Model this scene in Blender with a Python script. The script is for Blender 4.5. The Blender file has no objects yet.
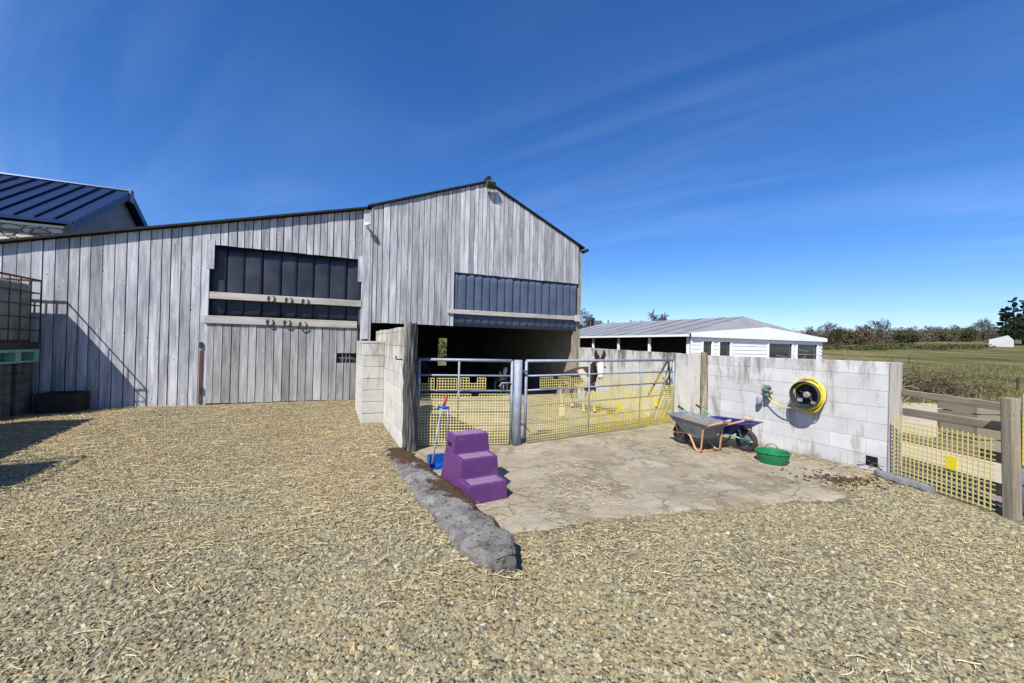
import bpy, math, random
import numpy as np
from mathutils import Vector, Matrix, noise as mnoise
rnd = random.Random(7)
SC = bpy.context.scene
COL = SC.collection
R = math.radians

# ------------------------------------------------------------------ camera
EYE = 1.65; FPX = 390.0; ROLL = 0.022; PITCH = 3.5 / FPX
cd = bpy.data.cameras.new('camera'); cam = bpy.data.objects.new('camera', cd); COL.objects.link(cam)
cd.sensor_width = 36; cd.lens = FPX / 1024 * 36; cd.clip_start = 0.05; cd.clip_end = 4000
CR = Matrix.Rotation(math.pi / 2 + PITCH, 3, 'X') @ Matrix.Rotation(ROLL, 3, 'Z')
cam.matrix_world = Matrix.Translation((0, 0, EYE)) @ CR.to_4x4()
SC.camera = cam
CO = Vector((0, 0, EYE))

# survey helpers: sight lines of the photograph met with real planes
def ray(px, py): return (CR @ Vector(((px - 512) / FPX, (341.5 - py) / FPX, -1))).normalized()
def depth(px, py, d):
    r = ray(px, py); return CO + r * (d / r.y)
def gnd(px, py, z=0.0):
    r = ray(px, py); return CO + r * ((z - EYE) / r.z)
def onplane(px, py, p, nrm):
    r = ray(px, py); return CO + r * ((p - CO).dot(nrm) / r.dot(nrm))

TH = R(23.5)
U = Vector((math.cos(TH), math.sin(TH), 0))         # along the barn front, to the right and away
N = Vector((math.sin(TH), -math.cos(TH), 0))        # out of the barn front, towards the viewer
Z = Vector((0, 0, 1))
F0 = depth(577, 330, 12.3); F0.z = 0
def fp(s, out=0.0, z=0.0): return F0 - U * s + N * out + Z * z     # s metres left of the barn's right corner
def fac(px, py, out=0.0):
    p = onplane(px, py, F0 + N * out, N); return ((F0 - p).dot(U), p.z)
WD = -N                                              # the yard wall runs back towards the barn
PR = gnd(886, 475); PR.z = 0
WN = -U                                              # out of the wall face, into the yard
def wp(t, out=0.0, z=0.0): return PR + WD * t + WN * out + Z * z
def wallpt(px, py, out=0.0):
    p = onplane(px, py, PR + WN * out, WN); return ((p - PR).dot(WD), p.z)

# ------------------------------------------------------------------ mesh builder
class MB:
    def __init__(self): self.v = []; self.f = []; self.t = []; self.b = []
    def add(self, vs, fs, tone=0.5, bc=None):
        o = len(self.v); self.v += [tuple(q) for q in vs]; self.f += [tuple(i + o for i in f) for f in fs]
        self.t += [tone] * len(vs); self.b += (bc if bc else [(0, 0, 0)] * len(vs)); return self
    def hexa(self, c, tone=0.5, bc=None):            # 4 bottom corners ccw from above, 4 top
        return self.add(c, [(3, 2, 1, 0), (4, 5, 6, 7), (0, 1, 5, 4), (1, 2, 6, 5), (2, 3, 7, 6), (3, 0, 4, 7)], tone, bc)
    def box(self, o, a, b, c, tone=0.5):             # origin corner and three edge vectors
        o = Vector(o); a = Vector(a); b = Vector(b); c = Vector(c)
        if a.cross(b).dot(c) < 0: a, b = b, a
        return self.hexa([o, o + a, o + a + b, o + b, o + c, o + a + c, o + a + b + c, o + b + c], tone)
    def cbox(self, c, sx, sy, sz, ax=None, ay=None, az=None, tone=0.5):
        ax = ax or Vector((1, 0, 0)); ay = ay or Vector((0, 1, 0)); az = az or Z
        return self.box(Vector(c) - ax * sx / 2 - ay * sy / 2 - az * sz / 2, ax * sx, ay * sy, az * sz, tone)
    def tube(self, pts, r, n=8, caps=True, tone=0.5, closed=False):
        pts = [Vector(p) for p in pts]; m = len(pts)
        rs = r if isinstance(r, (list, tuple)) else [r] * m
        vs = []; prev = None
        for i, p in enumerate(pts):
            if closed: d = pts[(i + 1) % m] - pts[i - 1]
            else: d = pts[min(i + 1, m - 1)] - pts[max(i - 1, 0)]
            if d.length < 1e-9: d = Vector((0, 0, 1))
            d.normalize()
            if prev is None:
                q = d.orthogonal().normalized()
            else:
                q = (prev - d * prev.dot(d))
                q = q.normalized() if q.length > 1e-6 else d.orthogonal().normalized()
            prev = q; w = d.cross(q)
            for k in range(n):
                a = 2 * math.pi * k / n; vs.append(p + (q * math.cos(a) + w * math.sin(a)) * rs[i])
        fs = []
        for i in range(m if closed else m - 1):
            j = (i + 1) % m
            for k in range(n):
                k2 = (k + 1) % n; fs.append((i * n + k, i * n + k2, j * n + k2, j * n + k))
        if caps and not closed:
            fs.append(tuple(range(n - 1, -1, -1))); fs.append(tuple((m - 1) * n + k for k in range(n)))
        return self.add(vs, fs, tone)
    def loft(self, rings, cap0=True, cap1=True, tone=0.5):
        n = len(rings[0]); vs = [p for r_ in rings for p in r_]; fs = []
        for i in range(len(rings) - 1):
            for k in range(n):
                k2 = (k + 1) % n; fs.append((i * n + k, i * n + k2, (i + 1) * n + k2, (i + 1) * n + k))
        if cap0: fs.append(tuple(range(n - 1, -1, -1)))
        if cap1: fs.append(tuple((len(rings) - 1) * n + k for k in range(n)))
        return self.add(vs, fs, tone)
    def sphere(self, c, r, n=12, m=8, sx=1, sy=1, sz=1):
        c = Vector(c); rings = []
        for i in range(1, m):
            a = math.pi * i / m
            rings.append([c + Vector((math.sin(a) * math.cos(2 * math.pi * k / n) * r * sx, math.sin(a) * math.sin(2 * math.pi * k / n) * r * sy, -math.cos(a) * r * sz)) for k in range(n)])
        return self.loft(rings)
    def build(self, name, mat, parent=None, smooth=False, world=True, bevel=0, loc=None):
        me = bpy.data.meshes.new(name)
        arr = np.array(self.v, dtype=np.float64).reshape(-1, 3)
        if parent is not None:
            off = np.array(wloc(parent)) if world else np.zeros(3); l = Vector((0, 0, 0))
        else:
            if loc is None:
                lo = arr.min(0); hi = arr.max(0); loc = Vector(((lo[0] + hi[0]) / 2, (lo[1] + hi[1]) / 2, lo[2]))
            off = np.array(loc); l = Vector(loc)
        arr = arr - off
        me.from_pydata([tuple(p) for p in arr], [], self.f)
        a = me.attributes.new('tone', 'FLOAT', 'POINT'); a.data.foreach_set('value', np.array(self.t, dtype=np.float32))
        a = me.attributes.new('bc', 'FLOAT_VECTOR', 'POINT'); a.data.foreach_set('vector', np.array(self.b, dtype=np.float32).ravel())
        me.materials.append(mat); me.update()
        if smooth: me.polygons.foreach_set('use_smooth', [True] * len(me.polygons))
        o = bpy.data.objects.new(name, me); COL.objects.link(o); o.location = l
        if parent is not None: o.parent = parent
        if bevel:
            md = o.modifiers.new('bevel', 'BEVEL'); md.width = bevel; md.segments = 2; md.limit_method = 'ANGLE'
        return o
def wloc(o):
    p = Vector((0, 0, 0))
    while o is not None: p = p + o.location; o = o.parent
    return p
def tag(o, label=None, cat=None, group=None, kind=None):
    if label: o['label'] = label
    if cat: o['category'] = cat
    if group: o['group'] = group
    if kind: o['kind'] = kind
    return o
def thing(name, loc, label, cat, group=None, rz=0.0):
    o = bpy.data.objects.new(name, None); o.empty_display_size = .1; COL.objects.link(o)
    o.location = loc; o.rotation_euler.z = rz
    return tag(o, label, cat, group)
def copy_tree(o, parent=None):
    c = o.copy(); COL.objects.link(c)
    if parent is not None: c.parent = parent
    for ch in [x for x in COL.objects if x.parent == o]: copy_tree(ch, c)
    return c

# ------------------------------------------------------------------ materials
class NT:
    def __init__(self, name):
        self.m = bpy.data.materials.new(name); self.m.use_nodes = True
        self.t = self.m.node_tree; self.n = self.t.nodes; self.l = self.t.links
        self.bsdf = self.n['Principled BSDF']; self.out = self.n['Material Output']
        self.bsdf.inputs['Specular IOR Level'].default_value = .3
    def new(self, ty, **kw):
        x = self.n.new(ty)
        for k, v in kw.items(): setattr(x, k, v)
        return x
    def link(self, a, b): self.l.new(a, b)
    def val(self, sock, v):
        if hasattr(v, 'is_output') or isinstance(v, bpy.types.NodeSocket): self.l.new(v, sock)
        else: sock.default_value = v
    def obj(self): return self.new('ShaderNodeTexCoord').outputs['Object']
    def pos(self): return self.new('ShaderNodeNewGeometry').outputs['Position']
    def attr(self, nm, out='Fac'): return self.new('ShaderNodeAttribute', attribute_name=nm).outputs[out]
    def mapv(self, v, scale=(1, 1, 1), rot=(0, 0, 0), loc=(0, 0, 0)):
        x = self.new('ShaderNodeMapping'); self.link(v, x.inputs[0]); x.inputs['Scale'].default_value = scale
        x.inputs['Rotation'].default_value = rot; x.inputs['Location'].default_value = loc; return x.outputs[0]
    def noise(self, v, scale, detail=4, rough=.55, dist=0):
        x = self.new('ShaderNodeTexNoise'); self.link(v, x.inputs['Vector']); x.inputs['Scale'].default_value = scale
        x.inputs['Detail'].default_value = detail; x.inputs['Roughness'].default_value = rough; x.inputs['Distortion'].default_value = dist
        return x.outputs['Fac']
    def vor(self, v, scale, feature='F1', out='Distance', rnd_=1.0):
        x = self.new('ShaderNodeTexVoronoi', feature=feature); self.link(v, x.inputs['Vector']); x.inputs['Scale'].default_value = scale
        x.inputs['Randomness'].default_value = rnd_
        return x.outputs[out]
    def ramp(self, f, stops, interp='LINEAR'):
        x = self.new('ShaderNodeValToRGB'); self.link(f, x.inputs[0]); e = x.color_ramp.elements; x.color_ramp.interpolation = interp
        while len(e) < len(stops): e.new(.5)
        for i, (p, c) in enumerate(stops):
            e[i].position = p; e[i].color = (c, c, c, 1) if isinstance(c, (int, float)) else (*c, 1)
        return x.outputs[0]
    def mix(self, f, a, b, mode='MIX'):
        x = self.new('ShaderNodeMix', data_type='RGBA', blend_type=mode); self.val(x.inputs[0], f)
        for s, c in ((x.inputs[6], a), (x.inputs[7], b)):
            if isinstance(c, tuple): s.default_value = (*c, 1)
            else: self.link(c, s)
        return x.outputs[2]
    def math(self, op, a, b=0.0):
        x = self.new('ShaderNodeMath', operation=op); self.val(x.inputs[0], a); self.val(x.inputs[1], b); return x.outputs[0]
    def bump(self, h, strength=.4, dist=.02, nrm=None):
        x = self.new('ShaderNodeBump'); self.link(h, x.inputs['Height']); x.inputs['Strength'].default_value = strength; x.inputs['Distance'].default_value = dist
        if nrm: self.link(nrm, x.inputs['Normal'])
        return x.outputs[0]
    def fin(self, col, rough=.8, bump=None, metal=0.0, spec=None):
        self.val(self.bsdf.inputs['Base Color'], (*col, 1) if isinstance(col, tuple) else col)
        self.val(self.bsdf.inputs['Roughness'], rough); self.bsdf.inputs['Metallic'].default_value = metal
        if spec is not None: self.bsdf.inputs['Specular IOR Level'].default_value = spec
        if bump: self.link(bump, self.bsdf.inputs['Normal'])
        return self.m

def plain(name, c1, c2=None, scale=8, rough=.6, metal=0.0, bump=.15, bd=.005, spot=None, spotc=None):
    m = NT(name); v = m.obj(); c2 = c2 or tuple(x * .7 for x in c1)
    n1 = m.noise(v, scale, 6, .6); col = m.mix(m.ramp(n1, [(.3, 0), (.7, 1)]), c1, c2)
    if spotc:
        col = m.mix(m.ramp(m.noise(v, scale * 2.3, 5, .65), [(spot, 0), (spot + .08, 1)]), col, spotc)
    return m.fin(col, rough, m.bump(m.noise(v, scale * 6, 4), bump, bd), metal)

def wood_mat(name, dark, mid, light, grain=1.0, stain=None):
    m = NT(name); bc = m.attr('bc', 'Vector'); tone = m.attr('tone')
    g = m.noise(m.mapv(bc, (34, 3.1, 1.3)), 1.0, 6, .65, .6)
    g2 = m.noise(m.mapv(bc, (120, 3.1, 2.2)), 1.0, 3, .6)
    blot = m.noise(m.mapv(bc, (5, 1.7, .9)), 1.0, 4, .6)
    f = m.math('ADD', m.math('MULTIPLY', g, .5), m.math('MULTIPLY', blot, .5))
    col = m.ramp(f, [(.33, dark), (.5, mid), (.66, light)])
    tcol = m.ramp(tone, [(0, .68), (.3, .88), (.7, 1.0), (1, 1.12)])
    col = m.mix(1.0, col, tcol, 'MULTIPLY')
    warm = m.ramp(m.noise(m.mapv(bc, (2, .9, .35)), 1.0, 2), [(.55, 0), (.8, .35)])
    col = m.mix(warm, col, m.mix(1.0, col, (1.1, .98, .8), 'MULTIPLY'))
    k = m.vor(m.mapv(bc, (8, 2.3, 3.0)), 1.0)
    kn = m.ramp(k, [(.05, 1), (.085, .25), (.1, 0)])
    halo = m.ramp(k, [(.08, 0), (.12, .5), (.22, 0)])
    col = m.mix(m.math('MULTIPLY', kn, .8), col, (.08, .07, .065))
    col = m.mix(m.math('MULTIPLY', halo, .75), col, light)
    if stain:
        sn = m.ramp(m.noise(m.mapv(bc, (3, 1.3, .5)), 1.0, 4), [(.6, 0), (.7, 1)]); col = m.mix(m.math('MULTIPLY', sn, .6), col, stain)
    return m.fin(col, .85, m.bump(m.math('ADD', g2, g), .5 * grain, .006), spec=.2)

M = {}
M['board'] = wood_mat('weathered_board', (.165, .17, .185), (.385, .392, .415), (.62, .63, .655))
M['board_door'] = wood_mat('weathered_door_board', (.15, .15, .15), (.32, .32, .315), (.5, .495, .48), stain=(.17, .18, .11))
M['beam'] = wood_mat('weathered_beam', (.22, .2, .17), (.37, .35, .31), (.5, .48, .44))
M['oldpost'] = wood_mat('old_post_wood', (.035, .032, .03), (.13, .12, .11), (.3, .28, .26), 3)
M['oldlog'] = wood_mat('old_log_wood', (.018, .016, .014), (.09, .085, .078), (.4, .385, .36), 5)
M['rotpost'] = wood_mat('rotten_post_wood', (.06, .05, .035), (.24, .2, .14), (.5, .45, .34), 4)
M['rail'] = wood_mat('fence_wood', (.1, .082, .06), (.235, .2, .15), (.39, .345, .275))
M['roofdark'] = plain('dark_roof_sheet', (.012, .012, .013), (.022, .021, .02), 6, .8)
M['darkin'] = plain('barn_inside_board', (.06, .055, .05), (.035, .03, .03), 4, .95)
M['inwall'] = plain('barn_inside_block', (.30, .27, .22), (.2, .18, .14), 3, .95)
def sheet_mat():
    m = NT('dark_plastic_sheet'); v = m.obj()
    n1 = m.noise(m.mapv(v, (1.2, 1.2, .8)), 2.0, 5, .6)
    col = m.ramp(n1, [(.35, (.014, .017, .028)), (.65, (.028, .033, .052))])
    return m.fin(col, m.ramp(n1, [(.3, .35), (.7, .55)]), m.bump(m.noise(v, 9, 4), .25, .01), spec=.35)
M['sheet'] = sheet_mat()
M['sheetblue'] = plain('blue_grey_plastic_sheet', (.085, .11, .165), (.055, .074, .118), 2.5, .5, bump=.1)
M['rust'] = plain('rusty_iron', (.16, .07, .035), (.06, .035, .025), 20, .8, .2)
M['black'] = plain('black_rubber', (.022, .022, .023), (.04, .038, .035), 14, .75)
M['dark'] = plain('dark_iron', (.03, .03, .03), (.06, .055, .05), 14, .6, .3)
M['white'] = plain('white_plastic', (.75, .75, .72), (.65, .65, .62), 6, .5)
def galv(name, c1, c2):
    m = NT(name); v = m.obj(); n1 = m.vor(v, 30, out='Color'); n2 = m.noise(v, 5, 5)
    col = m.mix(m.ramp(n2, [(.35, 0), (.7, 1)]), c1, c2); col = m.mix(.12, col, n1, 'SOFT_LIGHT')
    return m.fin(col, .62, m.bump(m.noise(v, 40, 3), .1, .003), .2)
M['galv'] = galv('galvanised_steel', (.3, .34, .4), (.2, .23, .28))
M['galv_tub'] = galv('galvanised_tub', (.2, .225, .26), (.12, .14, .165))
M['mesh_pale'] = plain('pale_yellow_plastic', (.62, .54, .22), (.52, .44, .17), 3, .5)
M['mesh_bright'] = plain('bright_yellow_plastic', (.66, .56, .1), (.58, .47, .08), 3, .5)
M['tag_y'] = plain('yellow_tag_plastic', (.8, .66, .03), (.75, .6, .03), 5, .4, bump=.03)
M['tag_p'] = plain('faded_tag_plastic', (.75, .66, .32), (.7, .6, .28), 5, .5, bump=.03)
M['purple'] = plain('purple_plastic', (.092, .028, .124), (.112, .04, .14), 5, .5, bump=.2, spot=.6, spotc=(.15, .085, .17))
M['purple_dark'] = plain('purple_tread', (.36, .28, .36), (.26, .17, .28), 14, .6, bump=.2)
M['orange'] = plain('faded_orange_paint', (.58, .25, .13), (.5, .3, .2), 14, .55, .1, spot=.6, spotc=(.3, .16, .09))
M['green_f'] = plain('pale_green_paint', (.2, .42, .3), (.16, .34, .24), 14, .5, .1, spot=.63, spotc=(.25, .2, .14))
M['blue_tub'] = plain('blue_plastic_tub', (.012, .014, .12), (.018, .02, .15), 6, .4, bump=.05)
M['blue'] = plain('bright_blue_plastic', (.008, .08, .36), (.01, .07, .3), 6, .4, bump=.05)
M['red'] = plain('red_grip', (.35, .05, .05), (.28, .05, .05), 9, .5)
M['green_b'] = plain('green_rubber', (.01, .19, .075), (.014, .15, .06), 6, .42, bump=.06)
M['tubdirt'] = plain('muck_in_tub', (.3, .26, .2), (.17, .13, .09), 14, .95, bump=.8, bd=.02)
M['hose'] = plain('yellow_hose', (.72, .58, .06), (.62, .5, .05), 10, .4, bump=.05)
M['reel'] = plain('reel_black_plastic', (.025, .027, .03), (.045, .05, .055), 6, .42)
M['reelgrey'] = plain('reel_grey_plastic', (.3, .3, .29), (.2, .2, .19), 10, .5)
M['tealb'] = plain('teal_valve', (.03, .11, .11), (.05, .15, .13), 12, .4)
M['greenv'] = plain('green_valve', (.04, .1, .07), (.06, .13, .09), 12, .45)
M['mauve'] = plain('mauve_cloth', (.36, .33, .44), (.28, .25, .36), 9, .9)
M['pallet'] = plain('green_pallet_paint', (.2, .4, .33), (.15, .3, .24), 8, .7)
def ibc_mat():
    m = NT('shaded_cloudy_plastic'); v = m.obj()
    col = m.ramp(m.noise(v, 3, 4), [(.35, (.13, .15, .135)), (.7, (.22, .235, .215))]); return m.fin(col, .4)  # pale tank plastic, darkened in colour to stand for its shaded side
M['ibc'] = ibc_mat()
M['foxcement'] = plain('grey_cement_sheet', (.25, .26, .28), (.17, .18, .2), 1.2, .85, bump=.4, bd=.02, spot=.66, spotc=(.4, .3, .12))
M['whitewall'] = plain('white_boarding', (.78, .79, .8), (.7, .71, .72), 2, .6, bump=.05)
M['glass'] = NT('window_glass').fin((.025, .035, .035), .08, None, 0, .6)
M['blueroof'] = plain('blue_roof_metal', (.014, .03, .085), (.018, .038, .1), 1.5, .38, .3, bump=.03)
M['stone'] = None
def stone_mat():
    m = NT('pale_rubble_stone'); v = m.pos(); vv = m.mapv(v, (1.6, 1.6, 4.2))
    d = m.vor(vv, 1.6, 'DISTANCE_TO_EDGE'); c = m.vor(vv, 1.6, 'F1', 'Color')
    bw = m.new('ShaderNodeRGBToBW'); m.link(c, bw.inputs[0])
    col = m.ramp(bw.outputs[0], [(.15, (.3, .28, .22)), (.5, (.5, .48, .4)), (.85, (.66, .64, .56))])
    col = m.mix(m.ramp(d, [(.02, 1), (.08, 0)]), col, (.09, .08, .07))
    return m.fin(col, .9, m.bump(m.ramp(d, [(0, 0), (.15, 1)]), .8, .05))
M['stone'] = stone_mat()
M['render'] = plain('grey_render', (.3, .31, .33), (.22, .23, .25), 2, .9, bump=.3)
def block_mat(name, c1, c2, stainc, s0):
    m = NT(name); v = m.pos(); tone = m.attr('tone')
    n1 = m.noise(v, 3, 6, .65); n2 = m.noise(v, 60, 4, .7)
    col = m.mix(m.ramp(n1, [(.3, 0), (.7, 1)]), c1, c2)
    col = m.mix(1.0, col, m.ramp(tone, [(0, .88), (1, 1.05)]), 'MULTIPLY')
    st = m.noise(m.mapv(v, (5, 5, 1.1)), 1.0, 6, .7)
    sep = m.new('ShaderNodeSeparateXYZ'); m.link(v, sep.inputs[0])
    hi = m.ramp(m.math('DIVIDE', sep.outputs[2], 2.0), [(.0, .1), (.07, .0), (.5, 0), (.78, .12)])
    col = m.mix(m.ramp(m.math('ADD', st, hi), [(s0, 0), (s0 + .16, 1)]), col, stainc)
    pit = m.ramp(m.noise(v, 45, 5, .75), [(.66, 0), (.74, 1)])
    col = m.mix(m.math('MULTIPLY', pit, .5), col, (.12, .115, .11))
    hgt = m.math('ADD', n2, m.math('MULTIPLY', n1, 1.5))
    return m.fin(col, .92, m.bump(hgt, .55, .008), spec=.15)
M['block'] = block_mat('painted_concrete_block', (.58, .58, .585), (.47, .47, .475), (.25, .24, .21), .54)
M['block_left'] = block_mat('pale_block', (.56, .55, .51), (.47, .46, .42), (.27, .25, .2), .55)
M['conc_wall'] = block_mat('stained_concrete', (.55, .54, .51), (.45, .44, .41), (.15, .14, .115), .55)
M['shadeblock'] = block_mat('shaded_block', (.13, .13, .125), (.085, .085, .08), (.04, .04, .035), .5)  # grey block with the tank corner's deep shade put into its colour
M['mortar'] = plain('mortar', (.5, .495, .485), (.22, .215, .21), 2.5, .95)
def kerb_mat():
    m = NT('broken_concrete_kerb'); v = m.pos()
    n1 = m.noise(v, 5, 7, .7); n2 = m.noise(v, 45, 5, .7)
    col = m.ramp(n1, [(.3, (.1, .096, .088)), (.5, (.185, .178, .165)), (.7, (.3, .288, .268))])
    tone = m.attr('tone')
    moss = m.ramp(m.math('ADD', m.math('MULTIPLY', tone, .75), m.math('MULTIPLY', m.noise(v, 6, 7, .8), 1.3)), [(.98, 0), (1.06, 1)])
    col = m.mix(moss, col, m.mix(n2, (.035, .024, .016), (.11, .07, .04)))
    pit = m.ramp(m.noise(v, 26, 4, .6), [(.6, 0), (.67, 1)]); col = m.mix(m.math('MULTIPLY', pit, .7), col, (.06, .046, .042))
    return m.fin(col, .95, m.bump(m.math('SUBTRACT', m.math('ADD', n2, n1), pit), .8, .025), spec=.1)
M['kerb'] = kerb_mat()
def slab_mat():
    m = NT('cracked_concrete_slab'); v = m.pos(); 
    w = m.new('ShaderNodeTexNoise'); m.link(v, w.inputs['Vector']); w.inputs['Scale'].default_value = 2.2; w.inputs['Detail'].default_value = 5
    vv = m.mix(.22, v, w.outputs['Color'], 'ADD')
    d1 = m.vor(vv, 1.5, 'DISTANCE_TO_EDGE'); d2 = m.vor(m.mapv(vv, loc=(3, 1, 0)), 3.7, 'DISTANCE_TO_EDGE')
    n1 = m.noise(v, 1.3, 7, .65); n2 = m.noise(v, 70, 4, .7); n3 = m.noise(v, 6, 6, .7)
    col = m.ramp(n1, [(.3, (.235, .2, .145)), (.5, (.315, .277, .21)), (.7, (.395, .355, .285))])
    col = m.mix(m.ramp(n3, [(.5, 0), (.68, .75)]), col, (.235, .195, .13)); col = m.mix(m.ramp(m.noise(v, .7, 5), [(.52, 0), (.68, .6)]), col, (.2, .18, .14))
    sp = m.ramp(n2, [(.35, .75), (.65, 1.15)]); col = m.mix(1.0, col, sp, 'MULTIPLY')
    def wander(sc, off, w, m0):
        nn = m.noise(m.mapv(v, loc=off), sc, 9, .62); e = m.math('ABSOLUTE', m.math('SUBTRACT', nn, .5))
        return m.math('MULTIPLY', m.ramp(e, [(w * .4, 1), (w, 0)]), m.ramp(m.noise(m.mapv(v, loc=off), 1.3, 3), [(m0, 0), (m0 + .1, 1)]))
    c1 = m.math('MULTIPLY', m.ramp(d1, [(.006, 1), (.02, 0)]), m.ramp(m.noise(v, 1.2, 4), [(.5, 0), (.6, 1)]))
    cr = m.math('MAXIMUM', c1, m.math('MAXIMUM', wander(.55, (3, 7, 1), .012, .36), m.math('MAXIMUM', wander(1.1, (8, 2, 4), .016, .48), wander(.8, (1, 9, 7), .012, .42))))
    sep = m.new('ShaderNodeSeparateXYZ'); m.link(m.mapv(v, rot=(0, 0, -TH)), sep.inputs[0])
    wide = m.math('MULTIPLY', m.ramp(d1, [(.01, 1), (.09, 0)]), m.ramp(m.noise(v, 3, 4), [(.45, 0), (.65, .5)]))
    col = m.mix(wide, col, (.3, .225, .115)); col = m.mix(m.math('MULTIPLY', cr, .5), col, (.15, .125, .075))
    return m.fin(col, .93, m.bump(m.math('SUBTRACT', m.math('ADD', m.math('MULTIPLY', n2, .35), m.math('MULTIPLY', n3, .5)), m.math('MULTIPLY', cr, .9)), .7, .015), spec=.15)
M['slab'] = slab_mat()
def gravel_mat():
    m = NT('gravel_ground'); v = m.pos(); c = m.vor(v, 34, 'F1', 'Color'); d = m.vor(v, 34)
    bw = m.new('ShaderNodeRGBToBW'); m.link(c, bw.inputs[0])
    col = m.ramp(bw.outputs[0], [(.2, (.085, .075, .05)), (.5, (.165, .145, .095)), (.8, (.26, .23, .155))])
    straw = m.noise(m.mapv(v, (5, 22, 1), rot=(0, 0, .3)), 1.0, 5, .7); zone = m.noise(v, .55, 3)
    sf = m.math('MULTIPLY', m.ramp(straw, [(.42, 0), (.58, 1)]), m.ramp(zone, [(.38, .05), (.6, .65)]))
    col = m.mix(sf, col, (.43, .32, .14))
    dirt = m.ramp(m.noise(v, 1.4, 5), [(.5, 0), (.75, .55)]); col = m.mix(dirt, col, (.26, .2, .115))
    return m.fin(col, .95, m.bump(m.ramp(d, [(0, 1), (.55, 0)]), .9, .02), spec=.15)
M['gravel'] = gravel_mat()
def chips_mat():
    m = NT('slate_chip'); t = m.attr('tone'); v = m.pos()
    col = m.ramp(t, [(0, (.11, .104, .072)), (.28, (.215, .2, .13)), (.55, (.305, .277, .17)), (.75, (.38, .33, .195)), (.87, (.42, .30, .15)), (.95, (.34, .335, .28)), (1, (.42, .41, .36))])
    col = m.mix(.6, col, m.ramp(m.noise(v, 90, 4), [(.3, .78), (.7, 1.2)]), 'MULTIPLY')
    return m.fin(col, .8, m.bump(m.noise(v, 120, 3), .3, .004), spec=.25)
M['chip'] = chips_mat()
def straw_mat():
    m = NT('dry_straw'); t = m.attr('tone')
    return m.fin(m.ramp(t, [(0, (.24, .17, .08)), (.5, (.46, .35, .17)), (1, (.66, .57, .36))]), .6, spec=.3)
M['straw'] = straw_mat()
def field_mat():
    m = NT('rough_pasture'); v = m.pos()
    a = m.noise(v, .05, 6, .65); b = m.noise(m.mapv(v, (.15, .05, .1)), 1.0, 7, .75); c = m.noise(v, 1.6, 5, .7)
    col = m.ramp(b, [(.36, (.045, .065, .018)), (.46, (.09, .095, .03)), (.53, (.155, .135, .055)), (.64, (.2, .15, .075))])
    col = m.mix(m.ramp(a, [(.5, 0), (.65, .7)]), col, (.075, .125, .028))
    col = m.mix(1.0, col, m.ramp(c, [(.3, .6), (.7, 1.3)]), 'MULTIPLY')
    return m.fin(col, .95, m.bump(m.math('ADD', c, b), 1, .12), spec=.1)
M['field'] = field_mat()
M['lane'] = plain('lane_concrete', (.46, .40, .3), (.36, .31, .22), 1.5, .95, bump=.3)
def leaf_mat(name, a, b):
    m = NT(name); t = m.attr('tone'); return m.fin(m.ramp(t, [(0, a), (1, b)]), .75, spec=.15)
M['twig'] = leaf_mat('bare_twig', (.06, .05, .042), (.15, .13, .11))
M['scrub'] = leaf_mat('brown_scrub', (.04, .032, .018), (.16, .125, .07))
M['hedge'] = leaf_mat('hedge_leaf', (.03, .034, .014), (.095, .092, .038))
M['pine'] = leaf_mat('pine_needle', (.010, .018, .012), (.03, .045, .025))
M['grassleaf'] = leaf_mat('grass_leaf', (.05, .085, .02), (.13, .17, .055))
M['rough'] = leaf_mat('rough_grass', (.07, .085, .025), (.24, .2, .1))
M['paletwig'] = leaf_mat('pale_branch', (.18, .15, .11), (.38, .32, .24))
M['bark'] = plain('bark', (.08, .065, .05), (.04, .035, .03), 5, .95)
M['flat'] = plain('flat_stone', (.2, .21, .215), (.13, .135, .14), 9, .85, bump=.5)
M['muck'] = plain('dark_muck', (.05, .035, .02), (.09, .065, .035), 22, .95, bump=.9, bd=.02)

# ------------------------------------------------------------------ ground
def sm(a, b, x):
    t = min(1, max(0, (x - a) / (b - a))); return t * t * (3 - 2 * t)
KA = gnd(401, 455, .05); KB = gnd(512, 570, .05)       # line of the broken kerb
KD = (KB - KA); KL = Vector((KD.x, KD.y, 0)).length; KDn = Vector((KD.x, KD.y, 0)) / KL; KS = Vector((-KDn.y, KDn.x, 0))   # KS: to the right of travel? sign fixed below
if KS.x < 0: KS = -KS                                  # KS points to the slab side
def terr(x, y):
    p = Vector((x, y, 0)); z = 0.0
    dist = (p - F0).dot(N); s = (F0 - p).dot(U)
    lw = sm(5.3, 6.3, s)                               # only left of the little block wall
    z += .2 * (1 - sm(0.0, 5.0, dist)) * lw
    q = p - Vector((KA.x, KA.y, 0)); a = q.dot(KDn); b = q.dot(KS)
    if -1.5 < a < KL + .6:
        w = sm(-1.5, 0, a) * (1 - sm(KL - .3, KL + .6, a))
        z += w * .085 * ((1 - sm(-.05, .12, b)) if b > -.05 else 1 - sm(.0, 1.6, -b - .05))
    if y > 13: z += .0185 * (y - 13) + .034 * max(0, x - 20) * min(y - 13, 160) / 117 * (1 if x < 250 else 250 / x)
    if dist < -9 and s > -2: z += .12 * (min(-dist, 30) - 9) * sm(-2, 2, s)
    z += .012 * mnoise.noise(Vector((x * .9, y * .9, 0))) if y < 13 and x < 7 else 0
    return z
def sheet(name, xs, ys, mat, lift, fn=terr, label=None):
    nx, ny = len(xs), len(ys)
    vs = [(x, y, fn(x, y) + lift) for y in ys for x in xs]
    fs = [(j * nx + i, j * nx + i + 1, (j + 1) * nx + i + 1, (j + 1) * nx + i) for j in range(ny - 1) for i in range(nx - 1)]
    b = MB(); b.add(vs, fs); return tag(b.build(name, mat, None, True), kind='structure')
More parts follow.
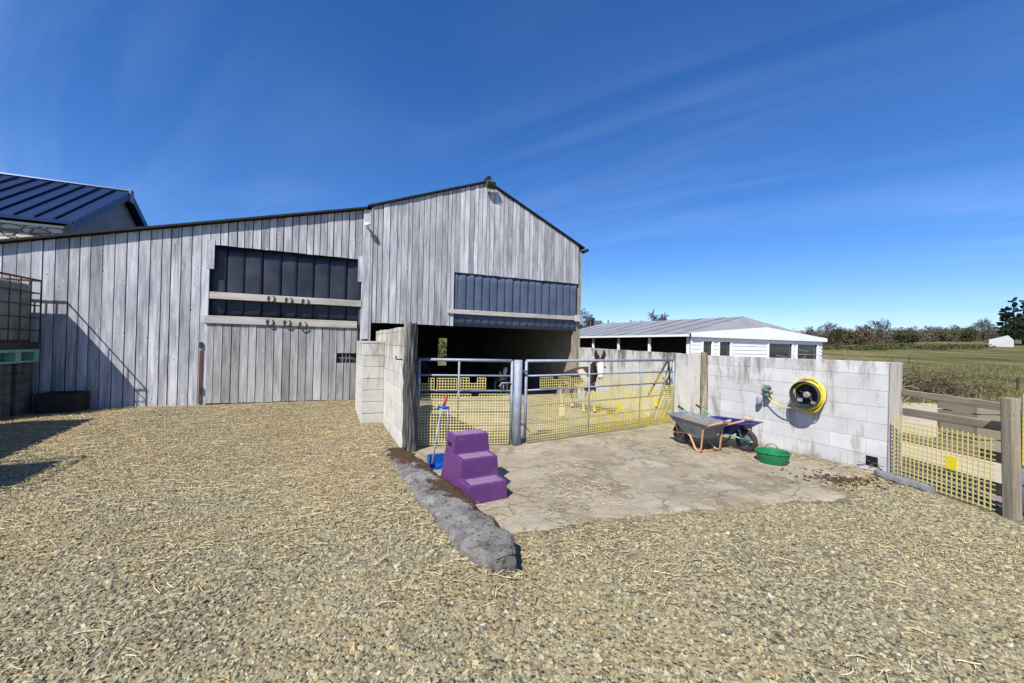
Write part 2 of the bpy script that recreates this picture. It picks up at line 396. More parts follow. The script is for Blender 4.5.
def geo(a, b, n, p): return [a + (b - a) * (i / n) ** p for i in range(n + 1)]
xs = [-v for v in reversed(geo(0, 1500, 60, 3.2))][:-1] + geo(0, 1500, 60, 3.2)
ys = [-60, -20, -5] + geo(0, 1800, 90, 3.0)
sheet('ground', xs, ys, M['field'], -.05)
xs = [-16 + i * .14 for i in range(int(22.6 / .14))]; ys = [-3 + i * .14 for i in range(int(18.5 / .14))]
xs = [x for x in xs if x < 6.3]
sheet('gravel_yard', xs, ys, M['gravel'], 0.0)

slab_px = [(508, 556), (520, 538), (552, 534), (600, 525), (650, 521), (700, 513), (745, 514), (800, 505), (850, 506), (858, 496), (835, 488), (882, 477)]
SP = [gnd(*q) for q in slab_px]
poly = [Vector((KA.x, KA.y, 0)) - KDn * 1.2 + KS * .05, Vector((KA.x, KA.y, 0)) + KS * .05, Vector((KB.x, KB.y, 0)) + KS * .05] + SP[1:] + [wp(0, .02), wp(7.6, .02)] + [fp(0, -9), fp(6.1, -9), fp(6.1, 2.0)]
def inpoly(x, y, P):
    c = False; n = len(P)
    for i in range(n):
        a = P[i]; b = P[i - 1]
        if (a.y > y) != (b.y > y) and x < (b.x - a.x) * (y - a.y) / (b.y - a.y) + a.x: c = not c
    return c
def slab():
    b = MB(); h = .035; idx = {}; vs = []
    def edge(x, y):
        p = Vector((x, y)); d = 9
        for a, b_ in FE_:
            t = max(0, min(1, (p - a).dot(b_ - a) / (b_ - a).length_squared)); d = min(d, (a.lerp(b_, t) - p).length)
        return d
    FE_ = [(Vector(poly[i].xy), Vector(poly[i + 1].xy)) for i in range(2, 13)]
    def vid(i, j):
        if (i, j) not in idx:
            x, y = -7 + i * h, 2 + j * h; ex = .03 * mnoise.noise(Vector((x * 5, y * 5, 3)))
            idx[(i, j)] = len(vs); vs.append((x + ex, y - ex, .016 - .055 * (1 - sm(0, .16, edge(x, y))) * (y < 5.6) + .010 * mnoise.noise(Vector((x * 1.1, y * 1.1, 8))) + .004 * mnoise.noise(Vector((x * 6, y * 6, 1)))))
        return idx[(i, j)]
    fs = []
    for i in range(int(13 / h)):
        for j in range(int(17 / h)):
            x, y = -7 + (i + .5) * h, 2 + (j + .5) * h
            w = .12 * mnoise.noise(Vector((x * 3, y * 3, 5))) + .09 * mnoise.noise(Vector((x * 11, y * 11, 5)))
            if inpoly(x + w, y + w, poly): fs.append((vid(i, j), vid(i + 1, j), vid(i + 1, j + 1), vid(i, j + 1)))
    b.add(vs, fs); tag(b.build('concrete_slab', M['slab'], None, True), kind='structure')
slab()
# pale lane beyond the right-hand fence
lane = MB(); LP = [(5.45, -3), (30, -3), (30, 12.3), (18, 12.9), (11, 13.2), (5.6, 11.5)]
lane.add([(x, y, .006) for x, y in LP], [tuple(range(len(LP)))]); tag(lane.build('lane', M['lane']), kind='structure')

# loose stones and straw
def kd_mask(x, y):
    if inpoly(x, y, poly): return 1
    return 0
def chips():
    rs = np.random.RandomState(3); P = []; S = []
    def zone(n, y0, y1, lo, hi, pw):
        k = 0
        while k < n:
            y = y0 + (y1 - y0) * rs.rand() ** pw; x = (rs.rand() * 2 - 1) * (1.42 * y + .3)
            if x > 5.0 or (x < -8.4 and y > 6.8): continue
            if (Vector((x, y, 0)) - F0).dot(N) < .05: continue
            k += 1
            inside = inpoly(x, y, poly)
            if inside and rs.rand() > (.02 if inpoly(x + rs.normal(0, .22), y + rs.normal(0, .22), poly) else .4): continue
            q = Vector((x, y, 0)) - Vector((KA.x, KA.y, 0)); a = q.dot(KDn); b = q.dot(KS)
            if -.1 < a < KL and abs(b + .12) < .15: continue
            P.append((x, y, terr(x, y))); 
            pn = mnoise.noise(Vector((x * .8, y * .55, 9))) + .5 * mnoise.noise(Vector((x * 2.3, y * 1.6, 6)))
            if pn > .28 and rs.rand() < min(.8, (pn - .28) * 2.2): P.pop(); continue
            S.append(lo + (hi - lo) * rs.rand() ** 2.2)
    zone(110000, 1.45, 5.2, .007, .025, .8)
    zone(36000, 3.8, 10.5, .011, .03, .9)
    P = np.array(P); S = np.array(S); n = len(P)
    base = np.array([(-1, -1, -1), (1, -1, -1), (1, 1, -1), (-1, 1, -1), (-1, -1, 1), (1, -1, 1), (1, 1, 1), (-1, 1, 1)], float)
    v = base[None] * np.array([1, 1, 1]) + rs.uniform(-.38, .38, (n, 8, 3))
    v[:, 4:, :2] *= rs.uniform(.45, .85, (n, 1, 1))
    v *= (S[:, None] * .5)[:, :, None] * np.stack([rs.uniform(.85, 1.6, n), rs.uniform(.6, 1.05, n), rs.uniform(.16, .42, n)], 1)[:, None, :]
    a = rs.uniform(0, 6.283, n); ti = rs.normal(0, .34, n); tj = rs.normal(0, .34, n)
    x, y, z = v[..., 0].copy(), v[..., 1].copy(), v[..., 2].copy()
    z2 = z + x * np.sin(ti)[:, None] + y * np.sin(tj)[:, None]
    ca, sa = np.cos(a)[:, None], np.sin(a)[:, None]
    v = np.stack([x * ca - y * sa, x * sa + y * ca, z2], -1) + P[:, None, :] + np.array([0, 0, 1]) * (S[:, None, None] * .15)
    f = np.array([(3, 2, 1, 0), (4, 5, 6, 7), (0, 1, 5, 4), (1, 2, 6, 5), (2, 3, 7, 6), (3, 0, 4, 7)])
    F = (f[None] + (np.arange(n) * 8)[:, None, None]).reshape(-1, 4)
    me = bpy.data.meshes.new('gravel_stones'); me.vertices.add(n * 8); me.vertices.foreach_set('co', v.astype(np.float32).ravel())
    me.loops.add(len(F) * 4); me.loops.foreach_set('vertex_index', F.ravel().astype(np.int32))
    me.polygons.add(len(F)); me.polygons.foreach_set('loop_start', (np.arange(len(F)) * 4).astype(np.int32))
    at = me.attributes.new('tone', 'FLOAT', 'POINT'); at.data.foreach_set('value', np.repeat(np.clip(rs.normal(.44, .25, n), 0, 1), 8).astype(np.float32))
    me.materials.append(M['chip']); me.update(calc_edges=True); me.validate(); me.polygons.foreach_set('use_smooth', [False] * len(me.polygons))
    o = bpy.data.objects.new('gravel_stones', me); COL.objects.link(o)
    tag(o, 'loose grey brown slate chippings covering the yard', 'gravel', kind='stuff')
chips()
def straw():
    rs = random.Random(11); b = MB()
    def blade(x, y, z, L, w):
        a = rs.gauss(.1, .7); bend = rs.gauss(0, .22); d = Vector((math.cos(a), math.sin(a), 0)); s = Vector((-d.y, d.x, 0)); vs = []
        n = 3; tw = rs.uniform(-.5, .5)
        p = Vector((x, y, z + .012 + rs.random() * .012)) - d * L / 2
        for i in range(n + 1):
            t = i / n; c = p + d * L * t + s * bend * L * t * (1 - t) + Z * (.012 * math.sin(t * 3.1) * rs.random())
            vs += [c - s * w + Z * w * tw, c + s * w - Z * w * tw]
        b.add(vs, [(2 * i, 2 * i + 1, 2 * i + 3, 2 * i + 2) for i in range(n)], rs.random())
    k = 0
    while k < 42000:
        y = 1.5 + 8.8 * rs.random() ** .85; x = (rs.random() * 2 - 1) * (1.4 * y + .3)
        if x > 5.0 or (x < -8.4 and y > 6.8): continue
        if (Vector((x, y, 0)) - F0).dot(N) < .08: continue
        cl = mnoise.noise(Vector((x * .7, y * .9, 4))) + .5 * mnoise.noise(Vector((x * 2.5, y * 2.5, 2)))
        dens = .1 + 1.1 * cl - .25 * (1 - sm(1.8, 3.2, y)) + (.75 * sm(2.6, 4.2, y) * (1 if x < 0 else .4))
        ins = inpoly(x, y, poly)
        if ins: dens = .0 + .5 * cl + (.5 if (Vector((x, y, 0)) - PR).dot(WN) < .8 else 0)
        if rs.random() > dens: k += .2; continue
        k += 1
        blade(x, y, terr(x, y) if not ins else .016, (.03 + .13 * rs.random() ** 2.5), .0012 + .0013 * rs.random())
    tag(b.build('loose_straw', M['straw'], loc=Vector((0, 0, 0))), 'loose golden straw strewn over the gravel and slab', 'straw', kind='stuff')
straw()

# ------------------------------------------------------------------ barn
SR = fac(487, 183)                                   # ridge
sE, zE = fac(578, 246); sL, zL = fac(366, 208); s0_, z0_ = fac(2, 241)
SPL = fac(371, 270)[0]                               # where the tall gable meets the lean-to
def roofz(s):
    if s <= SR[0]: return zE + (SR[1] - zE) * (s - sE) / (SR[0] - sE)
    return SR[1] + (zL - SR[1]) * (s - SR[0]) / (sL - SR[0])
def leanz(s): return zL - .04 + (z0_ - zL) * (s - sL) / (s0_ - sL)
SEND = 15.2
barn = thing('timber_barn', fp(6.5, -3, 0), 'big weathered grey timber barn with lean-to and open fronted bay', 'barn')
def board(mb, a, b_, z00, z01, z10, z11, out, th, tone, bid):
    # a<b_ in s; z at edge a: z00..z01 ; at edge b_: z10..z11
    c = [fp(b_, out, z10), fp(a, out, z00), fp(a, out - th, z00), fp(b_, out - th, z10), fp(b_, out, z11), fp(a, out, z01), fp(a, out - th, z01), fp(b_, out - th, z11)]
    w = b_ - a; bc = [(0, bid, z10), (w, bid, z00), (w, bid, z00), (0, bid, z10), (0, bid, z11), (w, bid, z01), (w, bid, z01), (0, bid, z11)]
    mb.hexa(c, tone, bc)
br = random.Random(5)
zb0 = .17; DT = fac(290, 252.5)[1]; dl = fac(209, 285)[0]; dr = fac(361, 285)[0]
zb = fac(400, 324)[1]; pl = fac(453.5, 290)[0]; pt = fac(453, 272.5)[1]
# lean-to cladding
mb = MB(); s = SPL + .02; bid = 1
while s < SEND:
    w = .15 + .045 * br.random() if s > dl else .135 + .045 * br.random(); e = min(s + w, SEND)
    for lim in (dr, dl):
        if s < lim - .02 and e > lim: e = lim
    g = .006 + .005 * br.random(); lean = .012 * (br.random() - .5)
    o = .01 * br.random(); t = br.random(); zt = lambda q: leanz(q) - .02
    lo = (DT if dr - .01 <= s < dl - .01 else (1.72 if s < dr - .01 else zb0 + .03 * br.random()))
    if s < dr - .01: lo = zb0 + .04
    lo += .01 * br.random()
    board(mb, s + g, e - g, lo, zt(s), lo, zt(e), o, .022, t, bid); s = e; bid += 1
    if lo >= DT: pass
lean_front = mb.build('lean_to_cladding', M['board'], barn)
# gable cladding: boards and cover strips
mb = MB(); s = .02
while s < SPL:
    w = .1 + .09 * br.random(); e = min(s + w, SPL + .02)
    if s < pl - .02 and e > pl: e = pl
    g = .005 + .005 * br.random(); o = .055 + .016 * br.random(); t = br.random()
    lo = (pt if s < pl - .01 else zb) + .012 * br.random()
    if s < SR[0] - .01 and e > SR[0]: e = SR[0]
    board(mb, s + g, e - g, lo, roofz(s) - .02, lo, roofz(e) - .02, o, .022, t, bid); s = e; bid += 1
mb.build('gable_cladding', M['board'], barn)
mb = MB()
board(mb, SPL - .02, SPL + .02, .6, roofz(SPL) - .05, .6, roofz(SPL) - .05, .085, .03, .25, 900)
board(mb, SPL + .03, SPL + .2, 1.72, leanz(SPL) - .06, 1.72, leanz(SPL) - .06, .062, .03, .75, 901)
mb.build('corner_board', M['board'], barn)
# dark backing behind the boards (the inside lining)
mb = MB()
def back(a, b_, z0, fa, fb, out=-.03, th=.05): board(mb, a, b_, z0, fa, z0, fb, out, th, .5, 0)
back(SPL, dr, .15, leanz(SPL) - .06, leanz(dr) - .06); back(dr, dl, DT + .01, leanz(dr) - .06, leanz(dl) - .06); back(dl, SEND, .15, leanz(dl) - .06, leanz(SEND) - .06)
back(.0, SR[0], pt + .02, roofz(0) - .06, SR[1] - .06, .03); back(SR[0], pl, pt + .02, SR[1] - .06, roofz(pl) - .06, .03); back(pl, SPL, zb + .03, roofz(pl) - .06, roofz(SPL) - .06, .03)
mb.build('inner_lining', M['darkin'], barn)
# walls: side, rear, partition
BD = 8.5
mb = MB()
mb.box(fp(.0, .0, 0), -N * BD, -U * -.12, Z * (zE - .1)); mb.build('side_wall', M['inwall'], barn)
mb = MB()
rw = [onplane(q, r_, F0 - N * BD, N) for q, r_ in ((438.5, 338), (447.5, 338), (447.5, 366), (438.5, 366))]
sw1 = (F0 - rw[0]).dot(U); sw0 = (F0 - rw[1]).dot(U); zw1 = rw[0].z; zw0 = rw[2].z
def rear(a, b_, z0, z1a, z1b): board(mb, a, b_, z0, z1a, z0, z1b, -BD, .12, .5, 0)
rear(0, sw0, 0, roofz(0) - .1, roofz(sw0) - .1); rear(sw1, SPL, 0, roofz(sw1) - .1, roofz(SPL) - .1)
rear(sw0, sw1, 0, zw0, zw0); rear(sw0, sw1, zw1, roofz(sw0) - .1, roofz(sw1) - .1)
rear(SPL, SEND, 0, leanz(SPL) - .1, leanz(SEND) - .1)
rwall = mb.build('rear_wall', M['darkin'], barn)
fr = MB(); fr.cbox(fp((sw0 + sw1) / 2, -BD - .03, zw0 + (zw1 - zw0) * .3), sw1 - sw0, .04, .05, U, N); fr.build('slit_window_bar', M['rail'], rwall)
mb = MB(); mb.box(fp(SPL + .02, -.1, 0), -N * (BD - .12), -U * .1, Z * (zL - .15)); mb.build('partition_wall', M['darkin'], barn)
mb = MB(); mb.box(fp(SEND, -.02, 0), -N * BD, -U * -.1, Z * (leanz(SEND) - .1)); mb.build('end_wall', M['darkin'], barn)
# roofs
def roof(name, a, za, b_, zb_, front=.12, th=.04):
    r = MB(); c = [fp(b_, front, zb_), fp(a, front, za), fp(a, -BD - .2, za), fp(b_, -BD - .2, zb_)]
    r.hexa(c + [q + Z * th for q in c]); return r.build(name, M['roofdark'], barn)
sl = (SR[1] - zE) / (SR[0] - sE)
roof('gable_roof', -.16, zE - sl * (.16 + sE), SR[0], SR[1]); roof('gable_roof', SR[0] + .002, SR[1], SPL + .12, roofz(SPL + .12))
roof('lean_to_roof', SPL + .125, leanz(SPL + .125), SEND + .15, leanz(SEND + .15))
mb = MB(); mb.tube([fp(SR[0], .17, SR[1] + .075), fp(SR[0], -BD, SR[1] + .075)], .07, 8); mb.build('ridge_cap', M['roofdark'], barn)
mb = MB(); zg = zE - .08 - sl * .16; mb.tube([fp(-.2, .2, zg), fp(-.2, -BD, zg)], .055, 8); mb.build('gutter', M['dark'], barn)
# opening sheets
def sheets(name, a, b_, z0, z1, w, out, mat, cut=0.0):
    m_ = MB(); q = a; k = 0
    while q < b_ - .02:
        e = min(q + w * (.93 + .14 * br.random()), b_); n = 7; vs = []
        tilt = .012 * (k % 2); rows = 7
        for r_ in range(rows):
            zz = z0 + (z1 - z0) * r_ / (rows - 1)
            for i in range(n):
                t = i / (n - 1); d = .010 * math.sin(math.pi * t) + .010 * mnoise.noise(Vector((q * 3, zz * .8, k + t * .6)))
                vs.append(fp(q + (e + .015 - q) * t, out + d + .02 * (1 - t), zz))
        m_.add(vs, [(r_ * n + i, r_ * n + i + 1, (r_ + 1) * n + i + 1, (r_ + 1) * n + i) for r_ in range(rows - 1) for i in range(n - 1)], br.random())
        q = e; k += 1
    o_ = m_.build(name, mat, barn, True)
    md = o_.modifiers.new('thick', 'SOLIDIFY'); md.thickness = .004; return o_
zb1 = fac(286, 299.5)[1]; zb2 = fac(281, 322)[1]
sheets('door_sheet', dr - .02, dl + .1, zb2 - .02, DT + .1, .36, -.13, M['sheet'])
sheets('bay_sheet', .06, pl - .03, zb, pt + .05, .24, .0, M['sheetblue'])
def beam(name, a, b_, zc, h, out, th, mat=None, parent=barn, tone=.8):
    m_ = MB(); z0, z1 = zc - h / 2, zc + h / 2
    c = [fp(b_, out, z0), fp(a, out, z0), fp(a, out - th, z0), fp(b_, out - th, z0), fp(b_, out, z1), fp(a, out, z1), fp(a, out - th, z1), fp(b_, out - th, z1)]
    L = b_ - a; i = br.random() * 99
    bc = [(0, i, 0), (0, i, L), (0, i, L), (0, i, 0), (h, i, 0), (h, i, L), (h, i, L), (h, i, 0)]
    m_.hexa(c, tone, bc); return m_.build(name, mat or M['beam'], parent, bevel=.006)
beam('upper_beam', dr - .02, dl - .02, zb1, .15, .03, .07)
zp = fac(512, 315)[1]
beam('bay_beam', -.08, fac(447, 310)[0], zp, .12, .11, .06)
beam('end_block', -.03, .16, zp, .2, .135, .05)
# trims on the opening
mb = MB(); sA = fac(214.5, 260)[0]
board(mb, sA, dl + .06, fac(213, 269)[1], DT + .1, fac(213, 269)[1], DT + .1, .018, .02, .9, 950); mb.build('opening_trim', M['board'], barn); mb = MB()
sB = fac(360.5, 270)[0]
board(mb, dr - .06, sB + .06, fac(362, 282)[1], DT + .08, fac(362, 282)[1], DT + .08, .02, .02, .9, 951)
mb.build('opening_trim', M['board'], barn)
# door
zdb = .21; dL = fac(199, 360)[0] - .02; dR_ = fac(357, 360)[0]
door = None; mb = MB(); s = dR_; zt = zb2 - .07
hs0, hz1 = fac(339, 353.5)[0], fac(339, 353)[1]; hs1, hz0 = fac(353, 361)[0], fac(348, 363)[1]
while s < dl + .14:
    e = min(s + .148 + .03 * br.random(), dl + .14); g = .005 + .004 * br.random(); t = br.random(); o = .004 + .008 * br.random()
    segs = [(zdb + .02 * br.random(), zt)]
    if e > hs1 and s < hs0 and s < hs0 - .03 and e > hs1 + .03: segs = [(zdb, hz0), (hz1, zt)]
    for a, c in segs: board(mb, s + g, e - g, a, c, a, c, o, .025, t, bid)
    s = e; bid += 1
door = mb.build('barn_door', M['board_door'], barn)
mb = MB(); board(mb, dR_ - .12, dl + .15, .2, zt, .2, zt, -.06, .04, .5, 0); mb.build('door_lining', M['darkin'], door)
mb = MB()
for q in range(3): mb.tube([fp(hs1 + (hs0 - hs1) * (.25 + .25 * q), -.02, hz0), fp(hs1 + (hs0 - hs1) * (.25 + .25 * q), -.02, hz1)], .008, 6)
mb.tube([fp(hs1, -.015, (hz0 + hz1) / 2), fp(hs0, -.015, (hz0 + hz1) / 2)], .008, 6)
mb.build('hatch_grille', M['galv'], door)
beam('door_head_beam', dR_ + .02, dl + .06, zb2, .17, .05, .04, parent=door)
mb = MB(); sh, _ = fac(201, 375); mb.box(fp(sh + .03, .018, .23), U * .06, N * .012, Z * 1.15); mb.build('hinge_strip', M['rust'], door)
for py in (345, 390):
    mb = MB(); a, zc = fac(201.5, py); mb.cbox(fp(a, .035, zc), .05, .03, .13, U, N); mb.build('hinge', M['dark'], door)
# door post on the right
mb = MB(); board(mb, dr - .16, dR_ - .01, .2, zb1 + .1, .2, zb1 + .1, -.02, .05, .2, 960); mb.build('door_post', M['oldpost'], barn)
# main posts in the opening
mb = MB(); board(mb, SPL - .01, SPL + .1, .1, zb + .2, .1, zb + .2, .03, .1, .3, 961); mb.build('bay_post', M['rail'], barn)
mb = MB(); board(mb, .0, .14, 0, zb + .3, 0, zb + .3, .02, .12, .6, 962); mb.build('bay_post', M['rail'], barn)

# lamps on the barn
fl = fac(488, 188); p = fp(fl[0], .1, fl[1])
t = thing('floodlight', p - Z * .1, 'small dull olive floodlight fixed under the barn ridge', 'floodlight')
mb = MB(); mb.cbox(p + N * .12 + Z * .02, .26, .14, .2, U, (N * .9 - Z * .45).normalized(), (N * .45 + Z * .9).normalized()); mb.build('lamp_body', plain('olive_metal', (.09, .085, .05), (.06, .06, .04), 8, .6), t, bevel=.02)
mb = MB(); mb.cbox(p + N * .175 - Z * .06, .2, .01, .13, U, (N * .8 - Z * .6).normalized(), (N * .6 + Z * .8).normalized()); mb.build('lamp_glass', M['glass'], t)
mb = MB(); mb.tube([p + U * .1 - Z * .05, p + U * .25 - Z * .18, p + U * .35 - Z * .2], .01, 6); mb.build('cable', M['white'], t)
bl = fac(367, 228); p = fp(bl[0], .06, bl[1])
t = thing('wall_lamp', p - Z * .08, 'white round lamp on the barn wall beside the big door', 'lamp')
mb = MB(); mb.sphere(p + N * .17 + Z * .02, .075, 12, 8, 1, 1, .85); mb.build('lamp_head', M['white'], t, True)
mb = MB(); mb.tube([p - N * .05, p + N * .08 + Z * .03, p + N * .14 + Z * .03], .028, 8); mb.build('bracket', M['white'], t)
# horseshoes
hd = [(270, 299.5, 1), (287, 300, 1), (306, 301, 1), (271, 323.5, 2), (288, 324, 2), (304, 325.5, 2)]
txt = [('leftmost', 'upper'), ('middle one of three', 'upper'), ('rightmost of three', 'upper'), ('leftmost', 'lower'), ('middle one of three', 'lower'), ('rusty one', 'lower')]
for i, (px, py, _) in enumerate([(271.5, 299, 1), (289, 300.5, 1), (305.5, 301.8, 1), (270.5, 322.3, 2), (287.5, 323, 2), (303, 325, 2)]):
    q, zz = fac(px, py); out = .036 if i < 3 else .058; c = fp(q, out, zz); ring = []
    rr = .068 if i != 5 else .078
    for k in range(15):
        a = R(60 - 300 * k / 14) if i < 3 else R(60 - 300 * k / 14)
        a = R(125 + 290 * k / 14); ring.append(c + U * math.cos(a) * rr + Z * math.sin(a) * rr * 1.08 + N * .008)
    mb = MB(); mb.tube(ring, .014, 6)
    tag(mb.build('horseshoe', M['rust'] if i == 5 else M['dark'], None, True), 'iron horseshoe on the %s beam of the barn door, %s' % (txt[i][1], txt[i][0]), 'horseshoe', 'horseshoes nailed to the barn door beams')

# ------------------------------------------------------------------ block walls
def blocks(mb, o, d, nrm, L, H, th, bl=.45, bh=.225, first=0.0, jit=.004, rr=None, top=None):
    rr = rr or random.Random(2); row = 0; z = 0
    while z < H - .02:
        h = min(bh, H - z); x = -(bl / 2 if row % 2 else 0) + first
        while x < L - .005:
            a, b_ = max(x, 0), min(x + bl, L)
            if b_ - a > .02:
                hh = h
                if top and z + h >= H - .02: hh = h - top * rr.random()
                j = jit * rr.random(); mb.box(o + d * (a + .0025) + nrm * j + Z * (z + .0015), d * (b_ - a - .003), -nrm * (th + j), Z * (hh - .003), rr.random())
            x += bl
        z += bh; row += 1
HW = wallpt(886, 362)[1]; TP = wallpt(708, 380)[0]
bw = thing('block_wall', wp(TP / 2, -.1), 'pale grey painted concrete block wall with hose reel on it', 'wall')
mb = MB(); blocks(mb, wp(0), WD, WN, TP, HW, .2, rr=random.Random(4))
mb.build('blocks', M['block'], bw, bevel=.0045)
mb = MB(); mb.box(wp(.012, -.006, 0), WD * (TP - .02), -WN * .18, Z * (HW - .01)); mb.build('mortar', M['mortar'], bw)
ds, dz = wallpt(872, 461); vp = wp(ds, .002, 0)
mb = MB(); mb.cbox(wp(ds, .0045, dz), .13, .012, .13, WD, WN); dh = mb.build('drain_hole', NT('hole_black').fin((.006, .006, .006), .95), bw)
mb = MB()
for k in range(7):
    a = wp(ds + rnd.uniform(-.07, .07), .015, dz - .06 + rnd.random() * .05); mb.tube([a, a + WD * rnd.uniform(-.1, .1) + WN * .03 + Z * rnd.uniform(0, .06)], .006, 4)
mb.build('debris', M['twig'], bw)
# end post
mb = MB(); c0 = wp(-.115, -.02, -.1)
cs = [c0 + WN * 0.015, c0 + WD * .11 + WN * .015, c0 + WD * .11 - WN * .06, c0 - WN * .06]
cs = [cs[0], cs[3], cs[2], cs[1]]
mb.hexa(cs + [q + Z * (HW + .1) + U * .04 for q in cs], .6, [(0, 3, 0), (.11, 3, 0), (.2, 3, 0), (.3, 3, 0), (0, 3, 1.6), (.11, 3, 1.6), (.2, 3, 1.6), (.3, 3, 1.6)])
tag(mb.build('gate_post', M['beam'], bevel=.008), 'square grey timber post closing the end of the block wall', 'post')
# stained concrete wall running back to the barn
cw = MB(); nseg = 40; L0, L1 = TP + .13, 7.55; vs = []; zA = wallpt(676, 353.5)[1]; zB = HW + .09
prof = [(0, 0), (0, 1), (-.18, 1), (-.18, 0)]; rings = []
for i in range(nseg + 1):
    tt = L0 + (L1 - L0) * i / nseg; zz = (HW + .0 + (zB - HW) * i / nseg) + .012 * mnoise.noise(Vector((tt * 3, 0, 0)))
    rings.append([wp(tt, o_ + .006 * mnoise.noise(Vector((tt * 2, k, 1))), zz * h_) for o_, h_ in prof for k in (0,)])
cw.loft(rings); tag(cw.build('concrete_wall', M['conc_wall']), 'stained grey concrete wall running back from the gate to the barn', 'wall')
# rotten post between
def rough_post(name, base, top, r0, r1, label, mat, seed, cat='post', n=14, m=26, jag=.1):
    mb = MB(); rings = []; ax = (top - base); 
    for i in range(m + 1):
        t = i / m; c = base.lerp(top, t); ring = []
        for k in range(n):
            a = 2 * math.pi * k / n; r_ = (r0 + (r1 - r0) * t) * (1 + .16 * mnoise.noise(Vector((math.cos(a) * 2.2 + seed, math.sin(a) * 2.2, t * 1.2 + seed))) + .26 * mnoise.noise(Vector((math.cos(a) * 5, math.sin(a) * 5 + seed, t * 7))))
            zz = 0 if i < m else jag * mnoise.noise(Vector((k * 1.3, seed, 0)))
            ring.append(c + Vector((math.cos(a) * r_, math.sin(a) * r_, zz)))
        rings.append(ring)
    o = len(mb.v); mb.loft(rings, tone=.5)
    bc = []
    for i in range(m + 1):
        for k in range(n): bc.append((min(k, n - k) * .035, seed, i / m * ax.length))
    mb.b = bc
    return tag(mb.build(name, mat, None, False), label, cat)
pb = wp(TP + .055, .03, -.05); rough_post('rotten_post', pb, pb + Z * (HW + .11) + WD * .02, .075, .062, 'split bark-stripped wooden post between block wall and concrete wall', M['rotpost'], 3, jag=.16)
# left block wall
NE = gnd(402, 446, .08); FE = gnd(383, 421, .12); lwd = Vector((FE.x - NE.x, FE.y - NE.y, 0)); LWL = lwd.length; lwd.normalize(); lwn = Vector((-lwd.y, lwd.x, 0))
if lwn.x > 0: lwn = -lwn
HL = depth(404, 326, NE.y).z
lw = thing('block_wall', Vector((NE.x, NE.y, 0)), 'cream block wall stub ending at the rough log post left of the gates', 'wall')
o = Vector((NE.x, NE.y, .02))
mb = MB(); blocks(mb, o, lwd, lwn, LWL + 1.25, HL - .02, .2, rr=random.Random(8), top=.02)
fd = depth(383.5, 421, FE.y); e0 = Vector((FE.x, FE.y, .06)); zt = depth(375, 341, FE.y).z
pierw = .4
rq = random.Random(9); zz_ = 0
while zz_ < zt - .08:
    hh_ = min(.222, zt - .06 - zz_); jj = .012 * rq.random(); mb.box(e0 + lwn * (pierw + jj * .5) - lwd * jj + Z * (zz_ + .003), -lwn * (pierw - .004 + jj * .5), lwd * (.39 + jj), Z * (hh_ - .007), rq.random()); mb.box(e0 + lwn * (pierw - .005) + lwd * .397 + Z * (zz_ + .003), -lwn * (pierw - .01), lwd * .9, Z * (hh_ - .007), rq.random()); zz_ += .222
mb.build('blocks', M['block_left'], lw, bevel=.007)
mb = MB(); mb.box(o + lwd * .012 - lwn * .009, lwd * (LWL + 1.22), -lwn * .18, Z * (HL - .04)); mb.box(e0 + lwn * (pierw - .01) + lwd * .01, -lwn * (pierw - .03), lwd * 1.27, Z * (zt - .07))
mb.build('mortar', M['mortar'], lw)
hk = o + lwd * .12 + lwn * .0 + Z * (depth(402, 361, NE.y).z)
mb = MB(); mb.tube([hk, hk + lwn * .09, hk + lwn * .1 + Z * .05], .012, 6); mb.build('hook', M['dark'], lw)
# log post at the near end of that wall
lb = gnd(409.5, 452, .0); lt = depth(410.5, 323.5, lb.y)
rough_post('log_post', Vector((lb.x, lb.y, -.05)), lt, .1, .095, 'thick dark weathered log post with split bark beside the gate', M['oldlog'], 9, n=26, m=60, jag=.05)

